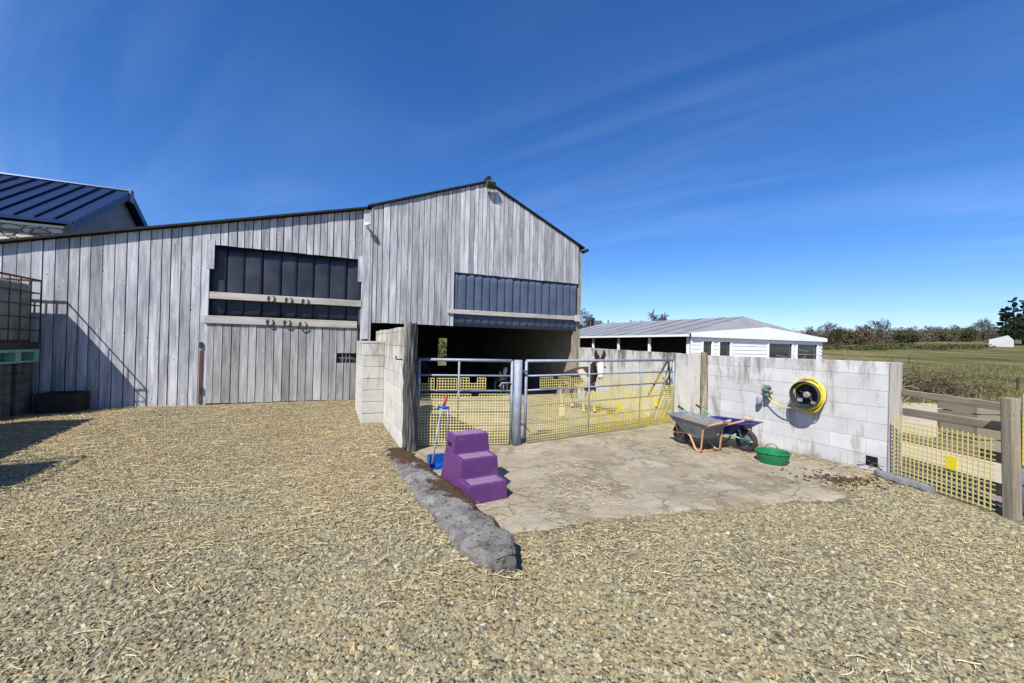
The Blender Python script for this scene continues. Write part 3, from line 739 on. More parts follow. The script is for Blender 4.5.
# ------------------------------------------------------------------ gates
def tubes(mb, segs, r, n=8):
    for a, b_ in segs: mb.tube([a, b_], r, n)
def gate(name, A, B, zrails, verts, label, mesh_mat, mesh_lo, mesh_hi, mesh2, tags, split=None, mat2=None):
    A = Vector((A.x, A.y, 0)); B = Vector((B.x, B.y, 0)); d = (B - A); L = d.length; d.normalize(); nr = Vector((d.y, -d.x, 0))
    g = thing(name, A.lerp(B, .5), label, 'gate')
    mb = MB(); zt = zrails[0]; zbm = zrails[-1]
    for q in (0, L): mb.tube([A + d * q + Z * zbm, A + d * q + Z * zt], .024, 8)
    mb.tube([A + Z * zt, A + d * L + Z * zt], .024, 8); mb.build('frame', M['galv'], g, True)
    for z in zrails[1:]:
        mb = MB(); mb.tube([A + d * .02 + Z * z, A + d * (L - .02) + Z * z], .015, 8); mb.build('rail', M['galv'], g, True)
    for f in verts:
        mb = MB(); mb.tube([A + d * L * f + Z * zbm, A + d * L * f + Z * (zt - .02)], .016, 8); mb.build('upright', M['galv'], g, True)
    pitch = .0445; th = .0095
    def mesh(a, b_, z0, z1, mat):
        m_ = MB(); k = int(a / pitch) + 1
        sd_ = rnd.random() * 50
        def bend(x, z): return .02 * mnoise.noise(Vector((x * 2.2, z * 2.5, sd_))) + .006 * mnoise.noise(Vector((x * 9, z * 9, sd_)))
        nc = int((b_ - a) / pitch); nr_w = int((z1 - z0) / pitch); drop = []
        for c in range(nc + 1):
            q = mnoise.noise(Vector((int(c / 3) * .63, sd_, 0))); drop.append(2 if q > .38 else 1 if q > .16 else 0)
        for c in range(nc + 1):
            x = a + c * pitch; j = th * (.8 + .4 * rnd.random()); rows = nr_w - min(drop[c], drop[max(c - 1, 0)])
            for r_ in range(rows):
                zz = z0 + r_ * pitch; o1 = A + d * (x - j / 2) + nr * (.028 + bend(x, zz)) + Z * zz; o2 = A + d * (x - j / 2) + nr * (.028 + bend(x, zz + pitch)) + Z * (zz + pitch)
                m_.box(o1, d * j, nr * .004, o2 - o1)
            if c < nc:
                for r_ in range(nr_w - drop[c] + 1):
                    zz = z0 + r_ * pitch; o1 = A + d * x + nr * (.0262 + bend(x, zz)) + Z * (zz - th / 2); o2 = A + d * (x + pitch) + nr * (.0262 + bend(x + pitch, zz)) + Z * (zz - th / 2)
                    m_.box(o1, o2 - o1, nr * .0045, Z * th)
        return m_.build('plastic_mesh', mat, g)
    sp = split * L if split else L - .03
    mesh(.02, sp, mesh_lo, mesh_hi, mesh_mat)
    if split: mesh(sp + .008, L - .03, mesh_lo, mesh_hi + .03, mat2)
    for a, b_, z0, z1, mt in mesh2: mesh(a * L, b_ * L, z0, z1, mt)
    for f, z, mt in tags:
        m_ = MB(); m_.cbox(A + d * L * f + nr * .04 + Z * z, .12, .006, .155, d, nr); m_.build('tag', mt, g, bevel=.002)
    return g, A, d, L, nr
pole = gnd(516.5, 445.5); 
zt_ = depth(516, 360.5, pole.y).z
t = MB(); t.tube([Vector((pole.x, pole.y, -.1)), Vector((pole.x, pole.y, zt_ + .01))], .068, 20); 
mp = thing('gate_pole', Vector((pole.x, pole.y, 0)), 'round galvanised steel pole standing between the two gates', 'post')
t.build('pole', M['galv'], mp, True)
for zz in (1.22, .35):
    t = MB(); t.tube([Vector((pole.x + .05, pole.y, zz)), Vector((pole.x + .16, pole.y - .02, zz))], .018, 8); t.build('hinge_pin', M['dark'], mp)
ga = Vector((pole.x, pole.y, 0)) + U * .15; gb = gnd(674, 430)
tw, _ = wallpt(674, 430); gb = wp(tw, .05)
zr = [depth(530, 361, ga.y).z, depth(540, 376.3, ga.y).z, depth(540, 390.7, ga.y).z, depth(540, 407, ga.y).z, depth(540, 424, ga.y).z]
g1 = gate('yard_gate', ga, gb, zr + [.12], [.36, .72], 'right hand galvanised yard gate with yellow mesh and donkey behind it', M['mesh_pale'], .045, zr[2] - .06,
     [(.07, .24, zr[2] + .03, zr[1] - .03, M['mesh_pale']), (.24, .34, zr[2] + .0, zr[1] - .02, M['mesh_pale']), (.43, .69, zr[2] + .02, zr[1] - .02, M['mesh_pale']), (.73, .92, zr[2] + .02, zr[1] - .02, M['mesh_pale'])],
     [(.19, .5, M['tag_p']), (.56, .5, M['tag_y']), (.84, .5, M['tag_y'])], .36, M['mesh_bright'])
# chain and latch bar at its wall end
latch = MB(); e = wp(tw + .05, .12, 0)
latch.tube([wp(tw + .1, .1, 1.42), wp(tw + .25, .55, .55)], .02, 6); latch.tube([wp(tw + .1, .1, 1.42), wp(tw + .05, .07, .65)], .018, 6); latch.tube([wp(tw + .12, .22, 1.0), wp(tw + .08, .09, .8)], .03, 6)
tag(latch.build('latch_bar', M['dark']), 'dark iron latch bars leaning where the right gate meets the wall', 'latch')
gl = Vector((pole.x, pole.y, 0)) - Vector((math.cos(R(9)), math.sin(R(9)), 0)) * .1
gl2 = depth(418.5, 400, pole.y - .24); gl2.z = 0
dpl = (gl.y + gl2.y) / 2
zl = [depth(470, 360.2, dpl).z, depth(470, 375.6, dpl).z, depth(470, 390.7, dpl).z, depth(470, 399.8, dpl).z, depth(470, 412, dpl).z, depth(470, 425, dpl).z]
g2 = gate('yard_gate', gl2, gl, zl + [.1], [.42], 'left hand galvanised yard gate with pale yellow mesh beside the log post', M['mesh_pale'], .045, zl[2] - .01,
     [(.01, .16, zl[2] + .02, zl[1] - .01, M['mesh_pale']), (.19, .42, zl[2] + .02, zl[1] - .01, M['mesh_pale']), (.44, .73, zl[2] + .03, zl[1] - .01, M['mesh_pale'])], [])
G, A_, d_, L_, nr_ = g2
mb = MB(); q = A_ + d_ * (L_ - .02) + nr_ * .03; mb.tube([q + Z * (zl[1] - .11), q - d_ * .14 + Z * (zl[1] - .11) + nr_ * .02, q - d_ * .2 + Z * (zl[1] - .17) + nr_ * .02], .012, 6); mb.tube([q - d_ * .12 + Z * (zl[1] - .1), q - d_ * .12 + Z * (zl[2])], .01, 6)
mb.build('latch_handle', M['galv'], G, True)

# ------------------------------------------------------------------ kerb, steps, scoop
def kerb():
    mb = MB(); nl = 84; prof = []
    for k in range(22):
        a = k / 21; prof.append((-.24 + .42 * a, 0.0))
    rings = []; tones = []
    L = KL + .14; A0 = Vector((KA.x, KA.y, 0)) - KDn * .14
    for i in range(nl + 1):
        t = i / nl; ring = []
        taper = (1 - .5 * sm(.92, 1.0, t)) * (1 + .06 * mnoise.noise(Vector((t * 6, 1, 1)))); w = 1 - .3 * (1 - sm(0, .4, t))
        h = .115 + .06 * t
        for k in range(28):
            a = 2 * math.pi * k / 28; cx, cz = math.cos(a), math.sin(a)
            ex = math.copysign(abs(cx) ** .32, cx); ez = math.copysign(abs(cz) ** .4, cz)
            b = -.06 + .215 * w * taper * ex; z = .02 + (h if ez > 0 else .12) * ez * (1 - .12 * (ex < 0) * abs(ex))
            p = A0 + KDn * (L * t) + KS * b + Z * z
            n3 = mnoise.fractal(p * 4, 1.0, 2.0, 5); n4 = mnoise.noise(p * 1.6)
            off = .018 * n3 + .014 * n4 + .016 * mnoise.noise(p * 15) - .03 * abs(mnoise.noise(p * 6)) - .025 * max(0, mnoise.noise(p * 9 + Vector((3, 3, 3))) - .15)
            p += (KS * ex * .8 + Z * ez) * off + KDn * (.05 * mnoise.noise(Vector((a, ez * 2, 0))) * sm(.9, 1, t))
            ring.append(p); tones.append(max(0, min(1, .42 + .3 * ex + (.36 - t * .8) + .4 * n4)))
        rings.append(ring)
    mb.loft(rings); mb.t = tones
    tag(mb.build('concrete_kerb', M['kerb'], None, False), 'long broken grey concrete kerb with brown moss beside the purple steps', 'kerb')
kerb()
f0 = gnd(469.5, 507.5); f1 = gnd(506, 502)
SW = (f1 - f0).length + .02; sd = Vector((math.cos(R(29)), math.sin(R(29)), 0)); f1 = f0 + sd * SW; sb = Vector((-sd.y, sd.x, 0))
st = thing('mounting_steps', f0.lerp(f1, .5) + sb * .35, 'purple plastic three step mounting block with ribbed treads', 'steps')
mb = MB(); H3 = .62; rise = .207; going = .215; prof = [(0, 0), (0, 1), (1, 1), (1, 2), (2, 2), (2, 3), (3.2, 3), (3.45, 0)]
def stp(a, h, side):           # a goings back, h rises up, side -1/+1 ; sides splay towards the floor and the back
    y = a * going + .012 * h * (1 if a < 3 else 0); z = h * rise
    flare = (.055 * (3 - h) / 3) * (.35 + a * .28)
    return f0.lerp(f1, .5) + sd * side * (SW / 2 + flare - .0 + (.02 * (3 - h) / 3) * 0) + sb * y + Z * z
lf = [stp(a, h, -1) for a, h in prof]; rf = [stp(a, h, 1) for a, h in prof]; n = len(prof)
fs = [tuple(range(n - 1, -1, -1)), tuple(range(n, 2 * n))] + [(i, (i + 1) % n, n + (i + 1) % n, n + i) for i in range(n)]
mb.add(lf + rf, [tuple(reversed(f)) for f in fs])
body = mb.build('step_body', M['purple'], st, bevel=.012)
for k, (a, h) in enumerate(((0, 1), (1, 2), (2, 3))):
    mb = MB(); dep = going if k < 2 else going * 1.15
    for r_ in range(5):
        y = a * going + .035 + (dep - .055) * r_ / 4.6 + .012 * h
        c = f0.lerp(f1, .5) + sb * y + Z * (h * rise + .0015)
        mb.cbox(c, SW - .06, .013, .006, sd, sb)
    mb.build('tread_ribs', M['purple_dark'], st, bevel=.002)
mb = MB(); q = stp(2.55, 2.45, -1); mb.cbox(q + sd * .001, .012, .12, .045, sd, sb); mb.build('hand_hole', NT('hand_hole_black').fin((.01, .008, .012), .9), st)
# manure scoop leaning on the gate
sb0 = gnd(434, 473); sct = depth(447, 396, sb0.y + .32)
sc = thing('manure_scoop', sb0, 'blue manure scoop with metal handles and red grip behind the steps', 'scoop')
j = depth(441.5, 407.5, sb0.y + .26)
mb = MB(); mb.tube([depth(432, 464, sb0.y + .02), j], .012, 8); mb.tube([depth(447, 441, sb0.y + .2), depth(448, 420, sb0.y + .24), depth(447.5, 409, sb0.y + .26)], .012, 8); mb.build('handle', M['galv'], sc, True)
mb = MB(); mb.tube([j + Vector((-.05, 0, .01)), j + Vector((.1, .01, -.01))], .022, 8); mb.build('clamp', M['blue'], sc, True)
mb = MB(); mb.tube([depth(443.5, 406, sb0.y + .27), sct], .02, 8); mb.build('grip', M['red'], sc, True)
mb = MB(); c = gnd(439, 470.5); e1 = Vector((.92, .39, 0)); e2 = Vector((-.39, .92, 0))
pan = [(-.12, 0, .01), (.12, 0, .01), (.11, .22, .02), (-.11, .22, .02)]
P3 = [c + e1 * x + e2 * y + Z * z for x, y, z in pan]
for a, b_ in ((1, 2), (2, 3), (3, 0)):
    mb.hexa([P3[a], P3[b_], P3[b_] + Vector((0, 0, .006)), P3[a] + Vector((0, 0, .006))] + [P3[a] + Z * .14, P3[b_] + Z * .14, P3[b_] + Z * .14 + (c + e2 * .13 - P3[b_]).normalized() * .01, P3[a] + Z * .14 + (c + e2 * .13 - P3[a]).normalized() * .01])
mb.hexa(P3 + [q + Z * .008 for q in P3]); mb.build('pan', M['blue'], sc)

# ------------------------------------------------------------------ wheelbarrows
def barrow(root, tubm, framem, gripm, dirt, rimz=.52):
    # local: x towards the wheel, z up, feet at x=0
    def ring(x0, x1, w0, w1, z, zf=0.0, n=5, r_=.07):
        out = []
        cs = [(x1 - r_, w1 - r_, 0), (x0 + r_, w0 - r_, 90), (x0 + r_, -w0 + r_, 180), (x1 - r_, -w1 + r_, 270)]
        for cx, cy, a0 in cs:
            for k in range(n):
                a = R(a0 + 90 * k / (n - 1)); x = cx + math.cos(a) * r_
                out.append(Vector((x, cy + math.sin(a) * r_, z + zf * (x - x0) / (x1 - x0))))
        return out
    mb = MB()
    R0 = ring(.0, .45, .19, .17, .25, .03); R1 = ring(-.17, .72, .31, .29, rimz, .05); R1b = ring(-.19, .745, .325, .305, rimz + .004, .05)
    R1c = ring(-.19, .745, .325, .305, rimz + .016, .05); R1d = ring(-.15, .7, .295, .275, rimz + .012, .05); R2 = ring(.015, .435, .175, .155, .265, .03)
    mb.loft([R0, R1, R1b, R1c, R1d, R2]); tb = mb.build('tub', tubm, root, True, world=False)
    md = tb.modifiers.new('edge', 'EDGE_SPLIT'); md.split_angle = R(40)
    if dirt:
        mb = MB(); Q = ring(-.11, .63, .26, .245, rimz - .06, .06); cc = Vector((.25, 0, rimz - .045))
        mb.add(Q + [cc], [(i, (i + 1) % len(Q), len(Q)) for i in range(len(Q))]); mb.build('muck', M['tubdirt'], tb, True, world=False)
    mb = MB()
    for sgn in (-1, 1):
        y = .235 * sgn
        mb.tube([(-.6, y * 1.12, rimz + .17), (-.13, y * 1.05, rimz - .03), (-.07, y * 1.02, rimz - .1), (-.03, y, .05), (.0, y, .018), (.06, y * .98, .02), (.1, y * .95, .05), (.26, y * .75, .24), (.36, y * .62, .275), (.72, y * .3, .2)], .0165, 10)
    mb.tube([(.735, -.085, .2), (.76, 0, .2), (.735, .085, .2)], .015, 8); mb.tube([(0, -.235, .02), (0, .235, .02)], .012, 8)
    mb.build('frame', framem, root, True, world=False)
    for sgn in (-1, 1):
        y = .235 * sgn
        mb = MB(); mb.tube([(-.48, y * 1.105, rimz + .119), (-.61, y * 1.122, rimz + .174)], .021, 10); mb.build('grip', gripm, root, True, world=False)
        mb = MB(); mb.tube([(.6, .1 * sgn, .2), (.6, .16 * sgn, .36), (.58, .2 * sgn, rimz - .03)], .012, 8); mb.build('tub_strut', framem, root, True, world=False)
    wr = .195; wc = Vector((.62, 0, wr)); ringp = [wc + Vector((math.cos(a) * (wr - .045), 0, math.sin(a) * (wr - .045))) for a in np.linspace(0, 2 * math.pi, 28, endpoint=False)]
    mb = MB(); mb.tube(ringp, .045, 10, closed=True); wh = mb.build('wheel', M['black'], root, True, world=False)
    mb = MB()
    prof = [(.105, -.03), (.11, .0), (.105, .03), (.03, .03), (.03, -.03)]
    rings = [[wc + Vector((math.cos(a) * r_, y, math.sin(a) * r_)) for r_, y in prof] for a in np.linspace(0, 2 * math.pi, 25)]
    mb.loft(rings, False, False); mb.tube([wc + Vector((0, -.1, 0)), wc + Vector((0, .1, 0))], .012, 8)
    mb.build('rim', M['galv_tub'], wh, False, world=False)
fa = gnd(700.5, 453.5); fb = gnd(717.5, 451.5); mid = fa.lerp(fb, .5); hdg = math.atan2(WD.y, WD.x)
w1 = thing('wheelbarrow', Vector((mid.x, mid.y, .016)), 'galvanised wheelbarrow on orange tubular frame with muck in its tub', 'wheelbarrow', 'wheelbarrows parked by the block wall', hdg + .0)
barrow(w1, M['galv_tub'], M['orange'], M['orange'], True); w1.scale = (.9, .9, .88)
wc = gnd(748, 453); hd2 = math.atan2(-WD.y, -WD.x) + .05; dv = Vector((math.cos(hd2), math.sin(hd2), 0))
ft = Vector((wc.x, wc.y, 0)) - dv * .6
w2 = thing('wheelbarrow', Vector((ft.x, ft.y, .016)), 'wheelbarrow with dark blue tub and pale green frame against the wall', 'wheelbarrow', 'wheelbarrows parked by the block wall', hd2)
barrow(w2, M['blue_tub'], M['green_f'], M['black'], False, .45); w2.scale = (.92, .92, .92)
# green rubber tub
gc = gnd(772.5, 463.5); gt = thing('feed_tub', Vector((gc.x, gc.y, .012)), 'low green rubber feed tub with loop handles on the slab', 'tub')
mb = MB()
def circ(c, r_, z, n=32): return [c + Vector((math.cos(2 * math.pi * k / n) * r_, math.sin(2 * math.pi * k / n) * r_, z)) for k in range(n)]
c = Vector((gc.x, gc.y, .012)); mb.loft([circ(c, .175, 0), circ(c, .185, .01), circ(c, .213, .15), circ(c, .225, .157), circ(c, .225, .17), circ(c, .205, .17), circ(c, .172, .02)])
gtb = mb.build('tub_body', M['green_b'], gt, True); md = gtb.modifiers.new('edge', 'EDGE_SPLIT'); md.split_angle = R(40)
for a in (R(60), R(240)):
    mb = MB(); dd = Vector((math.cos(a), math.sin(a), 0)); ee = Vector((-dd.y, dd.x, 0))
    mb.tube([c + dd * .217 + ee * .08 * math.cos(q) + Z * (.16 + .07 * math.sin(q)) for q in np.linspace(0, math.pi, 9)], .007, 6); mb.build('handle', M['green_b'], gt, True)

# ------------------------------------------------------------------ hose reel and tap
hs, hz = wallpt(814, 394.5)
def wq(a, out, z): return wp(hs + a, out, hz + z)
hr = thing('hose_reel', wp(hs, 0, hz - .25), 'black wall mounted hose reel wound with yellow hose', 'hose reel')
def wring(r_, out, n=36, a0=0, a1=2 * math.pi, endp=False): return [wq(math.cos(a) * r_, out, math.sin(a) * r_) for a in np.linspace(a0, a1, n, endpoint=endp)]
mb = MB(); mb.loft([wring(.2, .04), wring(.2, .06), wring(.175, .07), wring(.175, .2), wring(.205, .2), wring(.21, .265), wring(.2, .27), wring(.188, .22), wring(.16, .1)], True, True); hb = mb.build('drum', M['reel'], hr, False)
mb = MB(); mb.loft([wring(.05, .1, 16), wring(.05, .2, 16), wring(.035, .215, 16)]); mb.build('hub', M['reelgrey'], hr, False)
mb = MB()
for k in range(5):
    a = 2 * math.pi * k / 5 + .4; mb.tube([wq(math.cos(a) * .04, .14, math.sin(a) * .04), wq(math.cos(a) * .17, .16, math.sin(a) * .17)], .014, 6)
mb.build('spokes', M['reel'], hr)
mb = MB(); mb.cbox(wq(.09, .2, -.09), .07, .02, .05, WD, WN); mb.build('crank_clip', M['reelgrey'], hr, bevel=.004); mb = MB(); mb.cbox(wq(-.1, .2, -.11), .06, .02, .04, WD, WN); mb.build('crank_clip', M['reelgrey'], hr, bevel=.004)
mb = MB(); mb.box(wq(-.06, .003, -.12), WD * .12, WN * .08, Z * .24); mb.build('wall_bracket', M['reel'], hr, bevel=.01)
mb = MB(); pts = []
for i in range(36 * 14):
    a = 2 * math.pi * i / 36; lay = i / (36 * 14)
    w = abs(((lay * 2.4) % 2) - 1); rr_ = .184 + .012 * int(lay * 2.4) + .008 * mnoise.noise(Vector((i * .13, 0, 0)))
    pts.append(wq(math.cos(a) * rr_, .075 + .125 * w + .006 * mnoise.noise(Vector((i * .21, 5, 0))), math.sin(a) * rr_ - .006))
mb.tube(pts, .0095, 6)
for k in range(3): mb.tube([wq(math.cos(a) * (.205 + .012 * k), .09 + .04 * k + .02 * math.sin(a * 2 + k), math.sin(a) * (.225 + .02 * k) - (.012 if math.sin(a) < 0 else 0)) for a in np.linspace(0, 6.283, 40)], .0095, 6)
# drooping loop and the run to the tap
ts, tz = wallpt(770, 392)
tp = wp(ts, .1, tz - .06)
run = []
e0_ = wq(.1, .2, -.215)
for i in range(17):
    q = i / 16; pnt = tp.lerp(e0_, q); pnt.z -= .10 * math.sin(math.pi * q) * (1 - .3 * q); run.append(pnt)
mb.tube(run, .0095, 6); mb.build('hose', M['hose'], hr, True)
tpn = thing('wall_tap', wp(ts, 0, tz - .2), 'green and grey tap with connectors feeding the yellow hose', 'tap')
def tq(a, out, z): return wp(ts + a, out, tz + z)
mb = MB(); mb.tube([tq(0, 0, .06), tq(0, .07, .06)], .025, 10); mb.tube([tq(0, .07, .1), tq(0, .08, -.1)], .03, 10); mb.build('valve_pipe', M['dark'], tpn, True)
mb = MB(); mb.sphere(tq(.01, .09, .03), .062, 12, 8, 1, 1, .8); mb.build('valve_body', M['greenv'], tpn, True)
mb = MB(); mb.sphere(tq(-.02, .1, -.055), .05, 12, 8); mb.build('connector', M['tealb'], tpn, True)
mb = MB(); mb.tube([tq(-.06, .1, .02), tq(-.1, .11, .0)], .028, 10); mb.build('side_outlet', plain('brass', (.35, .3, .2), (.25, .22, .16), 9, .5, .4), tpn, True)
mb = MB(); 
for k in range(4): mb.tube([tq(.045 - .03 * k, .09, .1 + .014 * (k % 2)), tq(.02 - .03 * k, .12, .125)], .014, 6)
mb.cbox(tq(0, .09, .095), .11, .06, .03, WD, WN); mb.build('lever', M['reelgrey'], tpn, bevel=.004)
mb = MB(); mb.tube([tp + WN * .0 + Z * .02, tp + WD * -.06 - Z * .01], .017, 8); mb.build('hose_end', M['hose'], tpn, True)
mb = MB(); cq = tq(.09, .1, -.13)
rg = []
for k, (r_, dz_) in enumerate(((.02, .07), (.045, .04), (.055, 0), (.05, -.05), (.035, -.09), (.012, -.11))):
    rg.append([cq + WD * (math.cos(a) * r_ * (1 + .2 * math.sin(3 * a + k)) + .012 * k) + WN * math.sin(a) * r_ * .6 + Z * dz_ for a in np.linspace(0, 6.283, 12, endpoint=False)])
mb.loft(rg); tag(mb.build('cloth_bundle', M['mauve'], None, True), 'mauve cloth bundle hanging under the wall tap', 'cloth')

# ------------------------------------------------------------------ right-hand fence
pb_ = gnd(1005.5, 516); pt_ = depth(1000.5, 398, pb_.y)
fence = thing('rail_fence', Vector((pb_.x, (pb_.y + 5.2) / 2, 0)), 'rough timber rail fence faced with pale yellow mesh right of the wall', 'fence')
A1 = wp(-.1, .03); B1 = Vector((pb_.x, pb_.y, 0)); fd = (B1 - A1); fd.z = 0; FLn = fd.length; fd.normalize(); fn = Vector((-fd.y, fd.x, 0))
if fn.x > 0: fn = -fn
mb = MB(); w = .047; q = B1 + fd * .06
top = pt_.z + .01
cs = [q + Vector((-w, -w, -.2)), q + Vector((w, -w, -.2)), q + Vector((w, w, -.2)), q + Vector((-w, w, -.2))]
tp_ = [c_ + Z * (top + .2) + Vector((-.045, 0, 0)) for c_ in cs]
mb.hexa(cs + tp_, .45, [(0, 5, 0), (.17, 5, 0), (.34, 5, 0), (.5, 5, 0), (0, 5, 1.4), (.17, 5, 1.4), (.34, 5, 1.4), (.5, 5, 1.4)]); mb.build('post', M['rail'], fence, bevel=.008)
for k, (za, zb_, h, tone) in enumerate(((1.13, 1.1, .085, .6), (.88, .9, .1, .5), (.55, .56, .11, .4), (.22, .22, .13, .4))):
    mb = MB(); a = A1 - fn * .09; b_ = B1 + fd * .16 - fn * .1
    za2 = za; dirz = Vector((0, 0, 1))
    c_ = [a + Z * (za - h / 2), b_ + Z * (zb_ - h / 2), b_ - fn * .04 + Z * (zb_ - h / 2), a - fn * .04 + Z * (za - h / 2)]
    c_ = [c_[0], c_[3], c_[2], c_[1]] if (c_[1] - c_[0]).cross(c_[3] - c_[0]).z < 0 else c_
    c_ = c_ + [v_ + Z * h for v_ in c_]
    bc = [(.1 * (i >= 4), k * 3.1, (v_ - a).dot(fd)) for i, v_ in enumerate(c_)]
    mb.hexa(c_, tone, bc); mb.build('rail', M['rail'], fence, bevel=.006)
mb = MB(); pit = .052; th = .0115; m0, m1 = .02, FLn - .06
def mtop(x): return .82 - .04 * x / FLn
x = m0
while x < m1:
    zt = mtop(x) if (x < .22 or x > .45) else mtop(x) - .06
    mb.box(A1 + fd * x + fn * .035 + Z * .02, fd * th, fn * .005, Z * (zt - .02)); x += pit
z = .03
while z < .84:
    xe = m1
    mb.box(A1 + fd * m0 + fn * .033 + Z * z, fd * (xe - m0), fn * .005, Z * th) if z < .75 else mb.box(A1 + fd * m0 + fn * .033 + Z * z, fd * (.19 if z > .76 else xe), fn * .005, Z * th); z += pit
mb.build('plastic_mesh', M['mesh_pale'], fence)
mb = MB(); tgp = onplane(955.5, 463, A1, fn); mb.cbox(tgp + fn * .05, .12, .006, .15, fd, fn); mb.build('tag', M['tag_y'], fence)
# next gate beyond the post
g3 = thing('field_gate', B1 + Vector((.15, -.5, 0)), 'blue grey metal gate with yellow mesh at the right edge', 'gate')
qa = gnd(1021, 520); qa = Vector((B1.x + .06, B1.y - .06, 0)); qd = Vector((.12, -1, 0)).normalized(); q0 = qa + qd * .02
mb = MB(); hgt = depth(1019, 397, q0.y).z
for x in (0, 1.4): mb.tube([q0 + qd * x + Z * .06, q0 + qd * x + Z * hgt], .02, 8)
for z in (.08, .35, .62, hgt): mb.tube([q0 + Z * z, q0 + qd * 1.4 + Z * z], .016, 8)
mb.build('frame', M['galv'], g3, True)
mb = MB()
for k in range(25): mb.box(q0 + qd * (.02 + k * .056) + Vector((-.03, 0, .55)), qd * .009, Vector((.005, 0, 0)), Z * (hgt - .52))
for k in range(12): mb.box(q0 + qd * .02 + Vector((-.032, 0, .56 + k * .056)), qd * 1.36, Vector((.005, 0, 0)), Z * .009)
mb.build('plastic_mesh', M['mesh_bright'], g3)
# timber box behind the fence
bx = depth(972, 420, 6.6); tb = thing('timber_crate', Vector((bx.x + .3, bx.y, 0)), 'dark open timber crate standing behind the rail fence', 'crate')
mb = MB(); bw_, bd_, bh_ = .7, .6, .86; o = Vector((bx.x - .15, bx.y - .2, .02))
for k in range(4):
    z = .04 + k * .21
    for a, b_, c_ in ((o, Vector((bw_, 0, 0)), Vector((0, .04, 0))), (o + Vector((0, bd_ - .04, 0)), Vector((bw_, 0, 0)), Vector((0, .04, 0))), (o + Vector((0, .045, 0)), Vector((.04, 0, 0)), Vector((0, bd_ - .09, 0))), (o + Vector((bw_ - .04, .045, 0)), Vector((.04, 0, 0)), Vector((0, bd_ - .09, 0)))):
        mb.box(a + Z * z, b_, c_, Z * .19, rnd.random())
for x in (.05, bw_ - .12):
    for y in (.05, bd_ - .12): mb.box(o + Vector((x, y, 0)), Vector((.07, 0, 0)), Vector((0, .07, 0)), Z * bh_, .3)
mb.build('crate_boards', M['rail'], tb)
# flat stones at the foot of the wall end
fsx = [((893, 481), .42, .14, 'long flat grey stone at the foot of the block wall end'), ((917, 488), .32, .13, 'shorter flat grey stone against the bottom of the fence mesh')]
for (px, py), L, W, lab in fsx:
    c = gnd(px, py); mb = MB(); rings = []
    d = Vector((.35, -1, 0)).normalized(); e = Vector((1, .35, 0)).normalized()
    d = fd
    for i in range(9):
        t = i / 8 - .5; w = W * (1 - (abs(t) * 1.7) ** 4 * .6) ; 
        rings.append([c + d * L * t + (-fn) * math.cos(a) * w * .6 * (1 + .15 * mnoise.noise(Vector((i, a, px)))) + Z * (.03 + (.055 * abs(math.sin(a)) ** .6 * (1 if math.sin(a) > 0 else -1)) + .01 * mnoise.noise(Vector((i * .9, a, 3)))) for a in np.linspace(0, 6.283, 10, endpoint=False)])
    mb.loft(rings); tag(mb.build('flat_stone', M['flat'], None, False), lab, 'stone')
# dark muck patch in the corner of the slab
mb = MB()
c = gnd(838, 481)
for i in range(260):
    a = rnd.uniform(0, 6.283); r_ = abs(rnd.gauss(0, .24)); p = c + Vector((math.cos(a) * r_ * 1.5, math.sin(a) * r_ * .8, .02)); s_ = rnd.uniform(.008, .02)
    mb.sphere(p, s_, 5, 4, 1.3, 1, .6)
tag(mb.build('muck_patch', M['muck'], None, True), 'scatter of dark muck on the slab below the wall', 'muck', kind='stuff')

# ------------------------------------------------------------------ tank at the left edge
fe = fac(39, 350, .22); S0 = fe[0]
def ip(s_, out, z): return fp(S0 + s_, .22 + out, z)
zpt = depth(38, 349, 7.3).z; zpb = depth(38, 362, 7.3).z
mb = MB(); 
for off in (0.03, .55):
    blocks(mb, ip(.06, off, .12), -U, N, .001, 1, .1) if False else None
    for k in range(6):
        for b_ in range(3): mb.box(ip(.05 + b_ * .4, off + .004 * (k % 2), .12 + k * (zpb - .13) / 6), -U * .39, N * .4, Z * ((zpb - .13) / 6 - .006), rnd.random())
tag(mb.build('block_pier', M['shadeblock'], bevel=.006), 'stacked grey blocks carrying the green pallet and water tank', 'blocks')
mb = MB(); hp = zpt - zpb
mb.box(ip(0, -.02, zpb + hp * .78), -U * 1.22, N * 1.05, Z * hp * .22); mb.box(ip(0, -.02, zpb), -U * 1.22, N * 1.05, Z * hp * .16)
for o_ in (-.02, .43, .9):
    for x in (0, .5, 1.07): mb.box(ip(x, o_, zpb + hp * .163), -U * .15, N * .13, Z * hp * .613)
tag(mb.build('pallet', M['pallet'], bevel=.006), 'pale green plastic pallet under the caged water tank', 'pallet')
tk = thing('water_tank', ip(.6, .5, zpt), 'caged cloudy white water tank on the pallet at left', 'water tank')
ztop = depth(38, 280, 7.2).z
mb = MB(); mb.box(ip(.0, -.0, zpt + .003), -U * 1.2, N * 1.0, Z * .13); mb.build('base_tray', M['dark'], tk)
mb = MB(); zb_, zt2 = zpt + .14, ztop - .07; rings = []
def rr(s0, s1, o0, o1, z, r_):
    out = []
    for cs_, co, a0 in ((s1 - r_, o1 - r_, 0), (s0 + r_, o1 - r_, 90), (s0 + r_, o0 + r_, 180), (s1 - r_, o0 + r_, 270)):
        for k in range(5):
            a = R(a0 + 90 * k / 4); out.append(ip(cs_ + math.cos(a) * r_, co + math.sin(a) * r_, z))
    return out
for z, ins in ((0, .06), (.04, .02), (.5, .02), (.86, .02), (.95, .03), (.985, .06), (1, .13)): rings.append(rr(.03 + ins, 1.17 - ins, .03 + ins, .97 - ins, zb_ + (zt2 - zb_) * z, .12))
